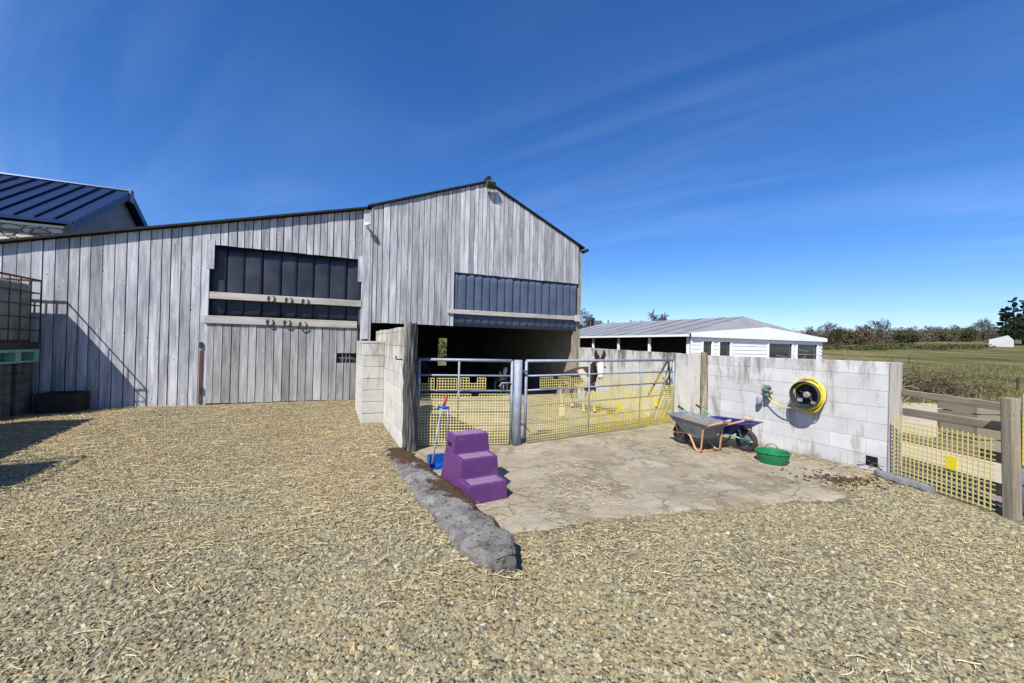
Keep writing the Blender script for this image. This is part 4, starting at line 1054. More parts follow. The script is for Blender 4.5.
mb.loft(rings); mb.tube([ip(.6, .5, zt2 - .02), ip(.6, .5, zt2 + .05)], .11, 14); mb.build('bottle', M['ibc'], tk, True)
mb = MB()
for o_ in np.linspace(0, 1, 5):
    for x in (0, 1.2): mb.tube([ip(x, o_, zpt + .1), ip(x, o_, ztop)], .009, 6)
for x in np.linspace(0, 1.2, 9)[1:-1]:
    for o_ in (0, 1): mb.tube([ip(x, o_, zpt + .1), ip(x, o_, ztop)], .011, 6)
for z in np.linspace(zpt + .12, ztop - .24, 5): mb.tube([ip(0, 0, z), ip(0, 1, z), ip(1.2, 1, z), ip(1.2, 0, z)], .011, 6, closed=True)
mb.build('cage', M['dark'], tk)
mb = MB(); mb.tube([ip(0, 0, ztop), ip(0, 1, ztop), ip(1.2, 1, ztop), ip(1.2, 0, ztop)], .02, 6, closed=True); mb.build('top_rail', M['rust'], tk)
mb = MB()
for k in range(6):
    for o_ in range(8): mb.box(ip(-.28, 1.66 + o_ * .42, .05 + k * .24), -U * .9, N * .412, Z * .235, rnd.random())
tag(mb.build('shadow_block_row', M['conc_wall'], bevel=.006), 'unseen low row of stacked grey blocks added beyond the left edge for its shadow', 'blocks')  # unseen; added and raised so its shadow falls on the corner and gravel
tk2 = copy_tree(tk); tk2.location = tk.location + N * 4.75 + U * .3 - Z * .02; tk2['label'] = 'unseen second caged water tank added beyond the left edge for its shadow on the gravel'  # unseen tank copy, set where its shadow lands on the gravel
tp2 = MB(); tp2.box(ip(-.3, 5.06, .0), -U * 1.22, N * .72, Z * (zpt - .03)); tag(tp2.build('block_pier', M['conc_wall'], bevel=.01), 'unseen block pier added under the second water tank to fill out its shadow', 'blocks')  # unseen solid block, added to make the second tank's shadow solid
# trough in the tank's shade; that shade is put into its near-black colour
a = fac(60, 405, .05); q0 = fp(a[0] + .15, .08, .15); q1 = fp(fac(91, 405, .05)[0], .08, .15)
tr = thing('stone_trough', q0.lerp(q1, .5), 'low dark trough in the shade against the barn boards', 'trough')
mb = MB(); dd = (q1 - q0); h = .42
outer = [(0, 0), (1, 0), (1, .4), (0, .4)]
def tq2(f, o_, z): return q0 + dd * f + N * o_ + Z * z
c8 = [tq2(f, o_, 0) for f, o_ in outer]; c8 = [c8[3], c8[2], c8[1], c8[0]]
mb.loft([c8, [p_ + Z * h for p_ in c8], [p_ + (tq2(.5, .2, 0) - p_) * .2 + Z * h for p_ in c8], [p_ + (tq2(.5, .2, 0) - p_) * .25 + Z * .1 for p_ in c8]])
mb.build('trough_body', plain('shade_dark_stone', (.035, .036, .03), (.02, .022, .018), 10, .95, bump=.8, bd=.02), tr, bevel=.02)

# ------------------------------------------------------------------ buildings behind
hA = depth(130, 192, 16.0); hax = hA.copy(); hax.z = 0
hse = thing('stone_house', hax + N * 1.5, 'pale stone farmhouse with dark blue metal roof behind the barn', 'house')
def hp_(s_, o_, z): return hax - U * s_ + N * o_ + Z * z
ez = depth(74, 221.5, 12.66).z; HWd = 3.64; rz = hA.z; LEN = 14
mb = MB(); wz = ez - .22; e_ = .25
fpz = [hp_(.3, HWd - e_, 0), hp_(LEN, HWd - e_, 0), hp_(LEN, -HWd + e_, 0), hp_(.3, -HWd + e_, 0)]
mb.add([hp_(.3, HWd - e_, 0), hp_(LEN, HWd - e_, 0), hp_(LEN, HWd - e_, wz + .1), hp_(.3, HWd - e_, wz + .1)], [(0, 1, 2, 3)])
mb.add([hp_(.3, -HWd + e_, 0), hp_(LEN, -HWd + e_, 0), hp_(LEN, -HWd + e_, wz + .1), hp_(.3, -HWd + e_, wz + .1)], [(3, 2, 1, 0)])
mb.build('stone_wall', M['stone'], hse)
mb = MB()
for s_ in (.3, LEN):
    mb = MB(); mb.add([hp_(s_, HWd - e_, 0), hp_(s_, -HWd + e_, 0), hp_(s_, -HWd + e_, wz + .1), hp_(s_, 0, rz - .15), hp_(s_, HWd - e_, wz + .1)], [(0, 1, 2, 3, 4)]); mb.build('gable_wall', M['render'], hse)
mb = MB(); mb.box(hp_(.28, HWd - e_ + .015, wz - .0), -U * (LEN - .3), N * .06, Z * .07); mb.build('wall_plate', M['whitewall'], hse)
for sg in (1, -1):
    mb = MB(); c = [hp_(0, HWd * sg, ez), hp_(LEN, HWd * sg, ez), hp_(LEN, 0, rz), hp_(0, 0, rz)]
    if sg < 0: c = [c[3], c[2], c[1], c[0]]
    mb.hexa([q - Z * .1 for q in c] + c); rf_ = mb.build('roof', M['blueroof'], hse)
    mb = MB()
    for k in range(30):
        s_ = .45 + k * .46
        if s_ > LEN: break
        a, b_ = hp_(s_, HWd * sg, ez + .002), hp_(s_, .12 * sg, rz - .05); mb.box(a, b_ - a, U * .045, Z * .06)
    mb.build('roof_seams', plain('seam_dark', (.008, .014, .035), None, 3, .4), rf_)
    mb = MB(); a, b_ = hp_(-.025, HWd * sg, ez - .28), hp_(-.025, 0.0, rz - .28); mb.box(a, b_ - a, U * .02, Z * .3); mb.build('verge_board', M['blueroof'], rf_)
mb = MB(); mb.tube([hp_(-.02, 0, rz + .02), hp_(LEN, 0, rz + .02)], .07, 8); mb.build('ridge', M['blueroof'], hse)
mb = MB(); mb.cbox(hp_(-.05, 0, rz - .18), .05, .3, .5, U, N); mb.build('ridge_end', M['galv'], hse)

# white fronted shed
wA = depth(692, 334, 14.0); ezw = wA.z; wA.z = 0
sh_ = thing('white_shed', wA + U * 3.9 - N * 4, 'long low shed with white boarded front and grey sheet roof', 'shed')
WF = 7.8; WLn = 10.5
def sp_(a, b_, z): return wA + U * a - N * b_ + Z * z
zap = depth(760, 327, 15.4).z; zpk = depth(744, 316.5, 16.3).z
PKB = .85
mb = MB(); ov = .15
c = [sp_(-ov, -.05, ezw), sp_(WF + ov, -.05, ezw), sp_(WF + ov, WLn, ezw), sp_(-ov, WLn, ezw)]; pk = sp_(WF / 2, PKB, zpk); pe = sp_(WF / 2, WLn, zpk + .12)
mb.add(c + [pk, pe], [(0, 1, 4), (1, 2, 5, 4), (2, 3, 5), (3, 0, 4, 5)]); mb.add([v_ - Z * .05 for v_ in c], [(3, 2, 1, 0)])
srf = mb.build('roof', M['foxcement'], sh_)
mb = MB()
for k in range(9):
    b_ = .6 + k * 1.12; a0 = sp_(-ov, b_, ezw + .01); a1 = sp_(WF / 2, max(b_, PKB), zpk + .01 + .012 * k); mb.box(a0, a1 - a0, -N * .1, Z * .008)
mb.build('sheet_laps', M['foxcement'], srf)
mb = MB(); c = [sp_(-.1, -.12, ezw - .1), sp_(WF + .15, -.12, ezw - .1), sp_(WF + .15, -.12, ezw + .05), sp_(WF / 2, -.12, zap), sp_(-.1, -.12, ezw + .05)]
mb.add(c + [v_ - N * .06 for v_ in c], [(0, 1, 2, 3, 4), (9, 8, 7, 6, 5)] + [(i, 5 + i, 5 + (i + 1) % 5, (i + 1) % 5) for i in range(5)]); mb.build('pediment', M['whitewall'], sh_)
def frontx(px): 
    p_ = onplane(px, 345, wA, N); return (p_ - wA).dot(U)
wins = [(701.5, 713), (718, 731.5), (767.5, 793), (796, 818)]
wz1 = depth(700, 339.5, 14.2).z; wz0 = .75
mb = MB(); xs_ = [0.0]
cuts = [(frontx(a), frontx(b_)) for a, b_ in wins]
def wall_piece(a, b_, z0, z1):
    z = z0
    while z < z1 - .01:
        h = min(.15, z1 - z); mb.box(sp_(a, 0, z), U * (b_ - a), -N * .06, Z * (h - .006)); mb.box(sp_(a, -.01, z), U * (b_ - a), -N * .0095, Z * (h * .5)); z += .15
prev = 0.0
for a, b_ in cuts:
    wall_piece(prev, a, 0, ezw - .03); wall_piece(a, b_, 0, wz0); wall_piece(a, b_, wz1, ezw - .03); prev = b_
wall_piece(prev, WF, 0, ezw - .03); mb.box(sp_(WF, 0, 0), -N * WLn, -U * .06, Z * (ezw - .03)); mb.box(sp_(0, WLn - .1, 0), -N * .06, U * WF, Z * (ezw - .03))
mb.build('white_wall', M['whitewall'], sh_)
for a, b_ in cuts:
    mb = MB(); mb.box(sp_(a, .04, wz0), U * (b_ - a), -N * .02, Z * (wz1 - wz0)); pane = mb
    f = MB()
    for x0, x1, z0, z1 in ((a, b_, wz1 - .06, wz1), (a, b_, wz0, wz0 + .06), (a, a + .07, wz0 + .06, wz1 - .06), (b_ - .07, b_, wz0 + .06, wz1 - .06)): f.box(sp_(x0, -.03, z0), U * (x1 - x0), -N * .05, Z * (z1 - z0))
    fo = f.build('window', M['whitewall'], sh_); pane.build('pane', M['glass'], fo)
mb = MB(); mb.box(sp_(.08, .1, 0), -N * (WLn - .3), U * .06, Z * .95); mb.box(sp_(1.8, .1, 0), -N * (WLn - .3), U * .06, Z * (ezw - .1)); mb.build('dark_side', M['darkin'], sh_)
for k in range(6):
    mb = MB(); mb.box(sp_(.0, .15 + k * 1.95, 0), -N * .09, U * .08, Z * (ezw - .06)); mb.build('side_post', M['whitewall'], sh_)
mb = MB(); mb.box(sp_(-.2, -.0, ezw - .09), -N * WLn, U * .1, Z * .08); mb.build('gutter', M['whitewall'], sh_)

# ------------------------------------------------------------------ donkeys
def skin(chains, radii):
    me = bpy.data.meshes.new('s'); 
    verts = []; edges = []; rad = []
    idx = {}
    for ch in chains:
        prev = None
        for k in ch:
            if k not in idx: idx[k] = len(verts); verts.append(radii[k][0]); rad.append(radii[k][1])
            if prev is not None: edges.append((idx[prev], idx[k]))
            prev = k
    me.from_pydata(verts, edges, []); o = bpy.data.objects.new('s', me); COL.objects.link(o)
    md = o.modifiers.new('skin', 'SKIN'); md.use_smooth_shade = True
    for i, r_ in enumerate(rad): me.skin_vertices[0].data[i].radius = r_ if isinstance(r_, tuple) else (r_, r_)
    me.skin_vertices[0].data[0].use_root = True
    o.modifiers.new('sub', 'SUBSURF').levels = 2
    dg = bpy.context.evaluated_depsgraph_get(); ev = o.evaluated_get(dg); res = bpy.data.meshes.new_from_object(ev)
    bpy.data.objects.remove(o); return res
def donkey(root):
    J = {'pel': ((-.42, 0, .86), (.215, .22)), 'mid': ((-.08, 0, .8), (.24, .255)), 'che': ((.28, 0, .82), (.2, .235)), 'nb': ((.46, -.01, .94), (.11, .15)), 'nm': ((.6, -.04, 1.06), (.085, .115)), 'pol': ((.71, -.05, 1.17), (.078, .088)),
         'fh': ((.77, -.09, 1.15), (.1, .105)), 'face': ((.85, -.155, 1.02), (.082, .088)), 'muz': ((.925, -.215, .88), (.066, .064)), 'nose': ((.945, -.23, .84), (.054, .054)),
         'tl': ((-.6, 0, .85), .035), 'tl2': ((-.68, 0, .68), .024), 'tl3': ((-.69, 0, .48), .035), 'tl4': ((-.69, 0, .36), .012)}
    chains = [['pel', 'mid', 'che', 'nb', 'nm', 'pol', 'fh', 'face', 'muz', 'nose'], ['pel', 'tl', 'tl2', 'tl3', 'tl4']]
    for s_, y in (('l', .12), ('r', -.12)):
        q = y / .12; e = lambda k, h, bk=0: (.70 + .62 * k * q - bk, -.045 + .78 * k * q, h)
        J['e1' + s_] = (e(.05, 1.24), (.034, .042)); J['e2' + s_] = (e(.085, 1.34), (.042, .056)); J['e3' + s_] = (e(.1, 1.45), (.008, .01)); chains.append(['pol', 'e1' + s_, 'e2' + s_, 'e3' + s_])
        dx = .06 if s_ == 'l' else -.03
        J['f1' + s_] = ((.3, y * .9, .62), (.085, .09)); J['f2' + s_] = ((.31 + dx, y, .37), .05); J['f3' + s_] = ((.3 + dx, y, .13), .032); J['f4' + s_] = ((.32 + dx, y, .05), .042); J['f5' + s_] = ((.335 + dx, y, .0), .05)
        chains.append(['che', 'f1' + s_, 'f2' + s_, 'f3' + s_, 'f4' + s_, 'f5' + s_])
        J['h1' + s_] = ((-.36, y, .64), (.11, .12)); J['h2' + s_] = ((-.45 + dx, y, .52), .07); J['h3' + s_] = ((-.53 + dx, y, .37), .048); J['h4' + s_] = ((-.5 + dx, y, .13), .034); J['h5' + s_] = ((-.48 + dx, y, .05), .042); J['h6' + s_] = ((-.465 + dx, y, .0), .05)
        chains.append(['pel', 'h1' + s_, 'h2' + s_, 'h3' + s_, 'h4' + s_, 'h5' + s_, 'h6' + s_])
    me = skin(chains, J); n = len(me.vertices); col = []
    for v in me.vertices:
        x, y, z = v.co; t = .25 + .2 * mnoise.noise(Vector(v.co) * 6)
        if z < .52 and not (x < -.62): t = .78
        elif z < .68 and -.3 < x < .35: t = .72
        elif mnoise.noise(Vector((x * 3.1, y * 3.1, z * 3.1 + 2))) > .36 and x < .45: t = .8
        if z < .05: t = 0
        if x * .78 - y * .62 > .70 and z < 1.2:
            t = .9 + .1 * mnoise.noise(Vector(v.co) * 9)
            if z < .86: t = .55
        if x > .6 and z > 1.22: t = .12
        col.append(t)
    a = me.attributes.new('tone', 'FLOAT', 'POINT'); a.data.foreach_set('value', np.array(col, dtype=np.float32))
    me.materials.clear(); me.materials.append(M['fur']); me.polygons.foreach_set('use_smooth', [True] * len(me.polygons))
    o = bpy.data.objects.new('body', me); COL.objects.link(o); o.parent = root
    for s_ in (-1, 1):
        mb = MB(); mb.sphere((.828 + .052 * s_, -.128 + .066 * s_, 1.085), .024, 10, 6); mb.build('eye', M['black'], root, True, world=False)
        mb = MB(); mb.sphere((.985 + .018 * s_, -.262 + .022 * s_, .86), .015, 8, 6); mb.build('nostril', M['black'], root, True, world=False)
    mb = MB()
    for k in range(60):
        t = k / 59; p_ = Vector((.36, 0, 1.0)).lerp(Vector((.70, -.04, 1.27)), t); p_ += Vector((-.03, 0, .02))
        mb.tube([p_, p_ + Vector((rnd.uniform(-.04, .01), rnd.uniform(-.02, .02), .05 + .02 * rnd.random()))], [.012, .003], 4)
    mb.build('mane', M['black'], root, False, world=False)
def fur():
    m = NT('donkey_fur'); t = m.attr('tone'); v = m.obj()
    col = m.ramp(t, [(0, (.012, .01, .01)), (.2, (.04, .028, .023)), (.45, (.1, .065, .048)), (.6, (.12, .09, .07)), (.75, (.4, .35, .27)), (1, (.62, .59, .55))])
    return m.fin(col, .9, m.bump(m.noise(m.mapv(v, (30, 30, 12)), 2, 4), .6, .01), spec=.1)
M['fur'] = fur()
dk = gnd(584, 413)
d1 = thing('donkey', Vector((1.75, 9.9, .014)), 'dark brown donkey with white face looking over the right gate', 'donkey', 'donkeys in the yard', R(-60))
donkey(d1); d1.scale = (1.08, 1.08, 1.08)
d2 = copy_tree(d1); d2p = depth(509, 380, 12.6); d2.location = (d2p.x - .25, 13.2, .0); d2.rotation_euler.z = R(-70); d2.scale = (.78, .78, .78)
d2['label'] = 'dark donkey standing deep in the barn shade behind the left gate'

# ------------------------------------------------------------------ vegetation
def leafcloud(mb, c, rx, ry, rz_, n, size, rr_, hollow=.3, tilt=1.0, tb=0.0):
    for _ in range(n):
        while True:
            q = Vector((rr_.uniform(-1, 1), rr_.uniform(-1, 1), rr_.uniform(-1, 1)))
            if hollow < q.length < 1: break
        p_ = Vector(c) + Vector((q.x * rx, q.y * ry, q.z * rz_)); a = Vector((rr_.gauss(0, 1), rr_.gauss(0, 1), rr_.gauss(0, 1) * tilt)).normalized(); b_ = a.orthogonal().normalized(); s_ = size * rr_.uniform(.5, 1.3)
        w = b_.cross(a) if rr_.random() < .5 else b_
        mb.add([p_ - a * s_, p_ + w * s_ * .5, p_ + a * s_, p_ - w * s_ * .4], [(0, 1, 2, 3)], min(1, max(0, rr_.random() + tb)))
def bare_tree(root, H, seed, spread=1.0, thick=.022, levels=6):
    rr_ = random.Random(seed); tr_ = MB(); cr = MB()
    def grow(p, d, L, r_, lev):
        n = 3; pts = [p]; dd = d.copy()
        for i in range(n):
            dd = (dd + Vector((rr_.gauss(0, .13), rr_.gauss(0, .13), rr_.gauss(.05, .1)))).normalized(); pts.append(pts[-1] + dd * L / n)
        r1 = max(r_ * .62, thick * .6)
        (tr_ if lev <= 1 else cr).tube(pts, [r_ + (r1 - r_) * i / n for i in range(n + 1)], 6 if lev < 2 else 3, False, rr_.random())
        if lev >= levels: return
        k = rr_.choice((2, 3, 3)) if lev < 4 else rr_.choice((2, 3))
        if lev == 0: k = 5
        for i in range(k):
            az = rr_.uniform(0, 6.283); sp = rr_.uniform(.35, .95) * spread; o_ = dd.orthogonal().normalized(); o2 = dd.cross(o_)
            nd = (dd + (o_ * math.cos(az) + o2 * math.sin(az)) * sp).normalized(); st_ = pts[-1] if i < 2 else pts[rr_.choice((1, 2))]
            if lev == 0: st_ = pts[rr_.choice((2, 3))]
            grow(st_, nd, L * rr_.uniform(.62, .85), r1 * .8, lev + 1)
    grow(Vector((0, 0, -.1)), Vector((0, 0, 1)), H * .26, H * .026, 0)
    tr_.build('trunk', M['bark'], root, world=False); cr.build('crown', M['twig'], root, world=False)
protos = []
def place_tree(px, D, H, kind, label, rz=0.0, pybase=None):
    p_ = depth(px, 350, D); z = terr(p_.x, p_.y)
    if protos[kind] is None: return
    src, h0 = protos[kind]
    used = src.get('used', 0)
    o_ = src if not used else copy_tree(src)
    src['used'] = 1
    o_.location = (p_.x, p_.y, z - .1); o_.rotation_euler.z = rz; k = H / h0; o_.scale = (k * 1.0, k * 1.0, k)
    o_['label'] = label; o_['category'] = 'tree'; o_['group'] = 'trees along the far field edge'
    return o_
for sd_ in (21, 22, 23):
    r0_ = thing('bare_tree', Vector((0, 0, 0)), 'bare tree', 'tree'); bare_tree(r0_, 9, sd_, .95, .065, 7); protos.append((r0_, 8.5))
TL = [(808, 92, 6.9, 0, 'bare grey tree just right of the white shed gable'), (828, 98, 8.1, 1, 'rounded bare tree standing beside the shed corner'), (843, 104, 7.2, 2, 'smaller bare tree above the twigs on the wall'), (862, 108, 7.4, 0, 'bare bushy tree left of the tallest rounded tree in the hedgerow'),
      (880, 106, 9.3, 1, 'tallest rounded bare tree in the hedgerow above the wall end'), (898, 118, 7.2, 2, 'bare tree just right of the tallest hedgerow tree'), (911, 125, 6.9, 0, 'greyish bare tree near the middle of the far hedgerow'), (928, 135, 6.6, 1, 'low bare tree in the middle of the far hedgerow'),
      (942, 138, 7.0, 2, 'bare tree right of the low middle hedgerow tree'), (955, 142, 6.8, 0, 'thin pale bare tree toward the right of the hedgerow'), (983, 122, 9.5, 1, 'wide bare tree beside the dark pines')]
for i, (px, D, H, k, lab) in enumerate(TL):
    place_tree(px, D, H * .78, k, lab, i * 1.3)
for px, D, H, k, lab in ((584, 34, 4.8, 0, 'bare treetop showing between the barn and the shed roof'), (631, 52, 5.4, 2, 'small bare treetop above the left part of the shed roof'), (657, 50, 5.9, 1, 'rounded bare treetop above the middle of the shed roof')):
    o_ = place_tree(px, D, H, k, lab, px); o_['group'] = 'treetops behind the shed'
# small dark bushes in the hedgerow
rr_ = random.Random(31)
for i, (px, D, W, H, mat, lab) in enumerate(((838, 96, 5, 4.5, 'hedge', 'dark green ivy bush below the trees right of the shed'), (857, 98, 5, 4.4, 'scrub', 'brown thorn bush under the hedgerow trees'), (905, 110, 6, 4, 'hedge', 'olive bush right of the tall rounded tree'), (968, 122, 4.2, 5.6, 'hedge', 'dark round evergreen bush left of the pines'), (945, 125, 7, 3.6, 'hedge', 'long low green bush in front of the far hedgerow'))):
    p_ = depth(px, 350, D); z = terr(p_.x, p_.y); r0_ = thing('bush', Vector((p_.x, p_.y, z)), lab, 'bush', 'bushes in the far hedgerow')
    mb = MB()
    for q in range(9): leafcloud(mb, p_ * 1.0 - Vector((0, 0, p_.z)) + Vector((rr_.uniform(-W, W) * .45, rr_.uniform(-1, 1), z + H * rr_.uniform(.3, .68))), W * .3, 1.4, H * .32, 260, .22, rr_)
    mb.build('foliage', M[mat], r0_)
# far scrub band: one mass
mb = MB()
for i in range(150):
    px = rr_.uniform(700, 1090); D = 118 + (px - 800) * .11 + rr_.uniform(-6, 8); p_ = depth(px, 350, D); z = terr(p_.x, p_.y); H = rr_.uniform(2, 4.2)
    leafcloud(mb, (p_.x, p_.y, z + H * .45), rr_.uniform(2, 4), 2, H * .6, 150, .26, rr_, 0)
mb2 = MB()
for i in range(230):
    px = rr_.uniform(790, 1000); D = 104 + (px - 800) * .14 + rr_.uniform(-3, 8); p_ = depth(px, 350, D); z = terr(p_.x, p_.y); H = rr_.uniform(2.2, 4.6)
    leafcloud(mb2, (p_.x, p_.y, z + H * .5), rr_.uniform(1.6, 3), 1.8, H * .55, 120, .2, rr_, 0)
tag(mb2.build('bare_thicket', M['twig']), 'grey brown bare thicket filling the gaps between hedgerow trees', 'thicket', kind='stuff')
tag(mb.build('hedgerow_scrub', M['hedge']), 'dull green and brown hedgerow mass along the far side of the field', 'hedge', kind='stuff')
mb = MB()
for i in range(60):
    px = rr_.uniform(800, 985); D = 84 + rr_.uniform(-5, 10); p_ = depth(px, 350, D); z = terr(p_.x, p_.y); H = rr_.uniform(.4, 1.1)
    leafcloud(mb, (p_.x, p_.y, z + H * .4), rr_.uniform(1.5, 3), 1.5, H * .6, 110, .2, rr_, 0)
tag(mb.build('bramble_bank', M['hedge']), 'dull bramble bank below the far hedgerow trees', 'brambles', kind='stuff')
# pines
def pine(root, H, seed, bare=.35):
    q = random.Random(seed); t_ = MB(); c_ = MB(); t_.tube([(0, 0, 0), (.1, 0, H * .5), (0, 0, H)], [H * .022, H * .015, .04], 8); t_.build('trunk', M['bark'], root, world=False)
    nb = 46
    for i in range(nb):
        f = i / nb; z = H * (bare + (1 - bare) * f); L = H * .25 * (1 - f * .82) * q.uniform(.6, 1.15); a = q.uniform(0, 6.283); d = Vector((math.cos(a), math.sin(a), q.uniform(-.05, .25)))
        c_.tube([Vector((0, 0, z)), Vector((0, 0, z)) + d * L], [.05, .015], 4)
        for k in range(5): leafcloud(c_, Vector((0, 0, z)) + d * L * (.35 + .15 * k), L * .17, L * .17, .22, 42, .17, q, 0, .3)
    c_.build('crown', M['pine'], root, world=False)
PN = [(1005, 112, 12.6, 3, .38, 'slender dark pine with layered branches left of the other pines'), (1013, 108, 15.5, 4, .15, 'tallest dark pine at the right edge of the field'), (1023, 106, 14.5, 5, .1, 'dense dark pine cut by the right edge of the photo')]
for px, D, H, sd_, bare, lab in PN:
    p_ = depth(px, 350, D); z = terr(p_.x, p_.y); r0_ = thing('pine_tree', Vector((p_.x, p_.y, z - .2)), lab, 'tree', 'pines at the right edge'); pine(r0_, H * .84, sd_, bare)
p_ = depth(1021, 348, 100); r0_ = thing('evergreen_bush', Vector((p_.x, p_.y, terr(p_.x, p_.y))), 'big dark evergreen bush under the pines right of the white barn', 'bush'); mb = MB()
for q in range(16): leafcloud(mb, (p_.x + rr_.uniform(-2.2, 5), p_.y + rr_.uniform(-1.5, 1.5), terr(p_.x, p_.y) + rr_.uniform(1, 7.5)), 1.9, 1.7, 1.6, 420, .24, rr_)
mb.build('foliage', M['pine'], r0_)
# distant white barn
q0 = depth(989, 345.5, 97); q1 = depth(1014, 342.5, 94); q0.z = terr(q0.x, q0.y) - .2
M['farwall'] = plain('far_white_wall', (.5, .52, .52), (.42, .44, .44), .5, .7)
fb_ = thing('field_barn', Vector((q0.x, q0.y, q0.z)), 'small distant white walled barn among the trees beyond the field', 'barn')
dd = Vector((q1.x - q0.x, q1.y - q0.y, 0)); L = dd.length; dd.normalize(); ee = Vector((-dd.y, dd.x, 0)); zt0 = depth(990, 339.5, 97).z; zt1 = depth(1009, 335, 94.6).z
mb = MB(); Ls = L * .78
def qf(a, b_, z): return q0 + dd * a + ee * b_ + Z * (z - q0.z)
front = [(0, q0.z), (L, q0.z), (L, zt1 - 1.3), (Ls, zt1), (0, zt0)]
v0 = [qf(a, 0, z) for a, z in front]; v1 = [qf(a, 6, z) for a, z in front]
mb.add(v0 + v1, [(0, 1, 2, 3, 4), (9, 8, 7, 6, 5), (0, 4, 9, 5), (1, 6, 7, 2)]); mb.build('wall', M['farwall'], fb_)
mb = MB(); mb.add([qf(-.3, -.15, zt0 + .05), qf(Ls, -.15, zt1 + .08), qf(Ls, 6.2, zt1 + .08), qf(-.3, 6.2, zt0 + .05), qf(L + .3, -.15, zt1 - 1.4), qf(L + .3, 6.2, zt1 - 1.4)], [(0, 1, 2, 3), (1, 4, 5, 2)]); mb.build('roof', M['render'], fb_)
# brush pile and twigs
def brush(label, c, rx, ry, rz_, n, L, mat, name='brush_pile', r_=.02):
    mb = MB()
    for i in range(n):
        p_ = c + Vector((rr_.gauss(0, rx * .5), rr_.gauss(0, ry * .5), abs(rr_.gauss(0, rz_ * .5)))); d = Vector((rr_.gauss(0, 1), rr_.gauss(0, .6), rr_.gauss(.05, .28))).normalized(); l = L * rr_.uniform(.3, 1)
        m_ = p_ + d * l * .5 + Vector((rr_.gauss(0, .1), 0, rr_.gauss(0, .1)))
        mb.tube([p_, m_, p_ + d * l + Z * rr_.gauss(0, .1)], [r_ * rr_.uniform(.4, 1.2), r_ * .6, r_ * .2], 4, False, rr_.random())
    return tag(mb.build(name, mat), label, 'brushwood')
c = gnd(930, 399); brush('tangled heap of cut brushwood on the grass beyond the lane', Vector((c.x, c.y, .05)) + Vector((.6, 1.2, 0)), 2.6, 1.0, .8, 800, 1.0, M['scrub'])
c = depth(860, 358, 9.0); brush('pale bare twigs heaped just behind the block wall', Vector((c.x, c.y, .0)) + Vector((.4, 1.4, 0.55)), 1.7, .7, .75, 340, .7, M['paletwig'], 'twig_heap', .009)
# bank and hedge behind the barn slit window
c = fp(3, -16, 0); mb = MB()
for i in range(30): leafcloud(mb, c + U * rr_.uniform(-5, 5) + Z * rr_.uniform(.3, 2.6), 1.0, 1.0, .9, 130, .14, rr_, 0)
tag(mb.build('hedge', M['grassleaf']), 'bright green hedge glimpsed through the slit window of the barn', 'hedge', kind='stuff')
# grass tufts on the field edge, one mass
mb = MB()
for i in range(9000):
    y = 12.2 + 26 * rr_.random() ** 1.4; x = y * rr_.uniform(.9, 1.5)
    if y < 13.3 and rr_.random() < .5: continue
    z = terr(x, y) - .05; h = rr_.uniform(.06, .25) * (1.6 if mnoise.noise(Vector((x * .4, y * .4, 0))) > .1 else .7); a = rr_.uniform(0, 6.28); w = Vector((math.cos(a), math.sin(a), 0)) * .02; l = Vector((rr_.gauss(0, .05), rr_.gauss(0, .05), h))
    p_ = Vector((x, y, z)); mb.add([p_ - w, p_ + w, p_ + l], [(0, 1, 2)], rr_.random())
tag(mb.build('grass_tufts', M['rough']), 'rough grass tufts along the near edge of the field', 'grass', kind='stuff')
for px, py, lab in ((455, 552, 'small green grass tuft at the foot of the kerb'), (524, 529, 'tiny green weed in the slab beside the kerb end'), (625, 607, 'little green weed in the foreground gravel')):
    c = gnd(px, py, .03 if px < 500 else 0.0); mb = MB()
    for i in range(60 if px < 500 else 26):
        a = rr_.uniform(0, 6.28); p_ = c + Vector((rr_.gauss(0, .035), rr_.gauss(0, .025), .0)); w = Vector((math.cos(a), math.sin(a), 0)) * .003
        mb.add([p_ - w, p_ + w, p_ + Vector((rr_.gauss(0, .03), rr_.gauss(0, .03), rr_.uniform(.02, .06)))], [(0, 1, 2)], rr_.random())
    tag(mb.build('weed', M['grassleaf']), lab, 'weed')
# wire fence posts on the field edge
for px, py, lab in ((912, 401, 'thin weathered stake in front of the brushwood heap'), (1017, 396, 'thin weathered stake at the field edge right of the fence post')):
    c = gnd(px, py); mb = MB(); mb.tube([Vector((c.x, c.y, -.1)), Vector((c.x + .03, c.y, .75))], .045, 7); tag(mb.build('fence_stake', M['bark']), lab, 'stake', 'stakes along the field edge')

# ------------------------------------------------------------------ light
SUNH = Vector((-.466, -.884, 0)).normalized(); EL = R(47.5)
sv = SUNH * math.cos(EL) + Z * math.sin(EL)
ld = bpy.data.lights.new('sun', 'SUN'); ld.energy = 5.0; ld.angle = R(.53); ld.color = (1, .945, .86)
so = bpy.data.objects.new('sun', ld); COL.objects.link(so); so.rotation_euler = sv.to_track_quat('Z', 'Y').to_euler(); so.location = (-5, -5, 12)
W = bpy.data.worlds.new('World'); SC.world = W; W.use_nodes = True
nt = W.node_tree; bg = nt.nodes['Background']; sky = nt.nodes.new('ShaderNodeTexSky'); sky.sky_type = 'NISHITA'; sky.sun_disc = False
sky.sun_elevation = EL; sky.sun_rotation = math.atan2(SUNH.x, SUNH.y); sky.air_density = 1.0; sky.dust_density = .3; sky.ozone_density = 3.0; sky.altitude = 100
hsv = nt.nodes.new('ShaderNodeHueSaturation'); hsv.inputs['Saturation'].default_value = 1.17
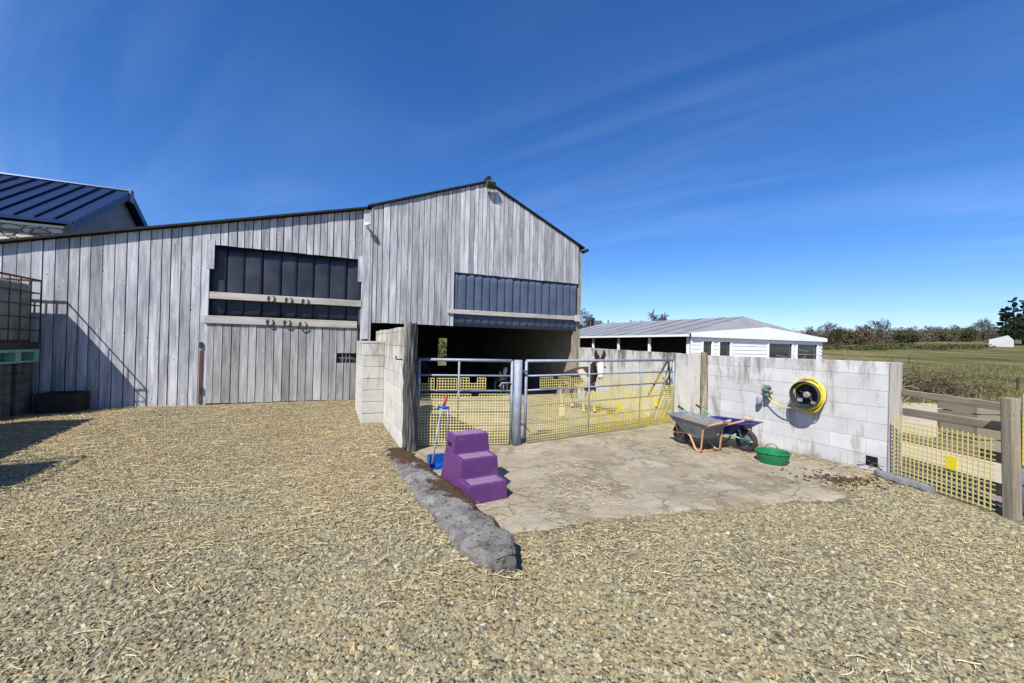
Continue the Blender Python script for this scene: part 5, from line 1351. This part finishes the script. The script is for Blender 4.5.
tn = nt.nodes.new('ShaderNodeMix'); tn.data_type = 'RGBA'; tn.blend_type = 'MULTIPLY'; tn.inputs[0].default_value = 1; tn.inputs[7].default_value = (.8, .885, 1.14, 1); nt.links.new(sky.outputs[0], tn.inputs[6]); nt.links.new(tn.outputs[2], hsv.inputs['Color'])
# thin cirrus, laid out by direction on a high flat layer
tc = nt.nodes.new('ShaderNodeTexCoord'); sep = nt.nodes.new('ShaderNodeSeparateXYZ'); nt.links.new(tc.outputs['Generated'], sep.inputs[0])
def wm(op, a, b=0.0):
    x = nt.nodes.new('ShaderNodeMath'); x.operation = op
    for s_, v_ in ((x.inputs[0], a), (x.inputs[1], b)):
        if isinstance(v_, (int, float)): s_.default_value = v_
        else: nt.links.new(v_, s_)
    return x.outputs[0]
den = wm('ADD', wm('MAXIMUM', sep.outputs[2], 0.0), .12); cx = wm('DIVIDE', sep.outputs[0], den); cy = wm('DIVIDE', sep.outputs[1], den)
cmb = nt.nodes.new('ShaderNodeCombineXYZ'); nt.links.new(cx, cmb.inputs[0]); nt.links.new(cy, cmb.inputs[1])
mp_ = nt.nodes.new('ShaderNodeMapping'); mr_ = nt.nodes.new('ShaderNodeMapping'); nt.links.new(cmb.outputs[0], mr_.inputs[0]); mr_.inputs['Rotation'].default_value = (0, 0, R(31))
nt.links.new(mr_.outputs[0], mp_.inputs[0]); mp_.inputs['Scale'].default_value = (.28, 1.9, 1)
nz = nt.nodes.new('ShaderNodeTexNoise'); nt.links.new(mp_.outputs[0], nz.inputs['Vector']); nz.inputs['Scale'].default_value = 1.0; nz.inputs['Detail'].default_value = 8; nz.inputs['Roughness'].default_value = .6; nz.inputs['Distortion'].default_value = .8
nz2 = nt.nodes.new('ShaderNodeTexNoise'); nt.links.new(cmb.outputs[0], nz2.inputs['Vector']); nz2.inputs['Scale'].default_value = .45; nz2.inputs['Detail'].default_value = 3
rp = nt.nodes.new('ShaderNodeValToRGB'); nt.links.new(nz.outputs['Fac'], rp.inputs[0]); rp.color_ramp.elements[0].position = .42; rp.color_ramp.elements[1].position = .8
rp2 = nt.nodes.new('ShaderNodeValToRGB'); nt.links.new(nz2.outputs['Fac'], rp2.inputs[0]); rp2.color_ramp.elements[0].position = .4; rp2.color_ramp.elements[1].position = .68
fac_ = wm('MULTIPLY', wm('MULTIPLY', rp.outputs[0], rp2.outputs[0]), .17)
mx = nt.nodes.new('ShaderNodeMix'); mx.data_type = 'RGBA'; nt.links.new(fac_, mx.inputs[0]); nt.links.new(hsv.outputs[0], mx.inputs[6]); mx.inputs[7].default_value = (8.5, 10.5, 14, 1)
nt.links.new(mx.outputs[2], bg.inputs['Color']); bg.inputs['Strength'].default_value = .096
vs = SC.view_settings; vs.view_transform = 'Standard'; vs.look = 'None'; vs.gamma = 1; vs.use_curve_mapping = False; vs.exposure = 0.55
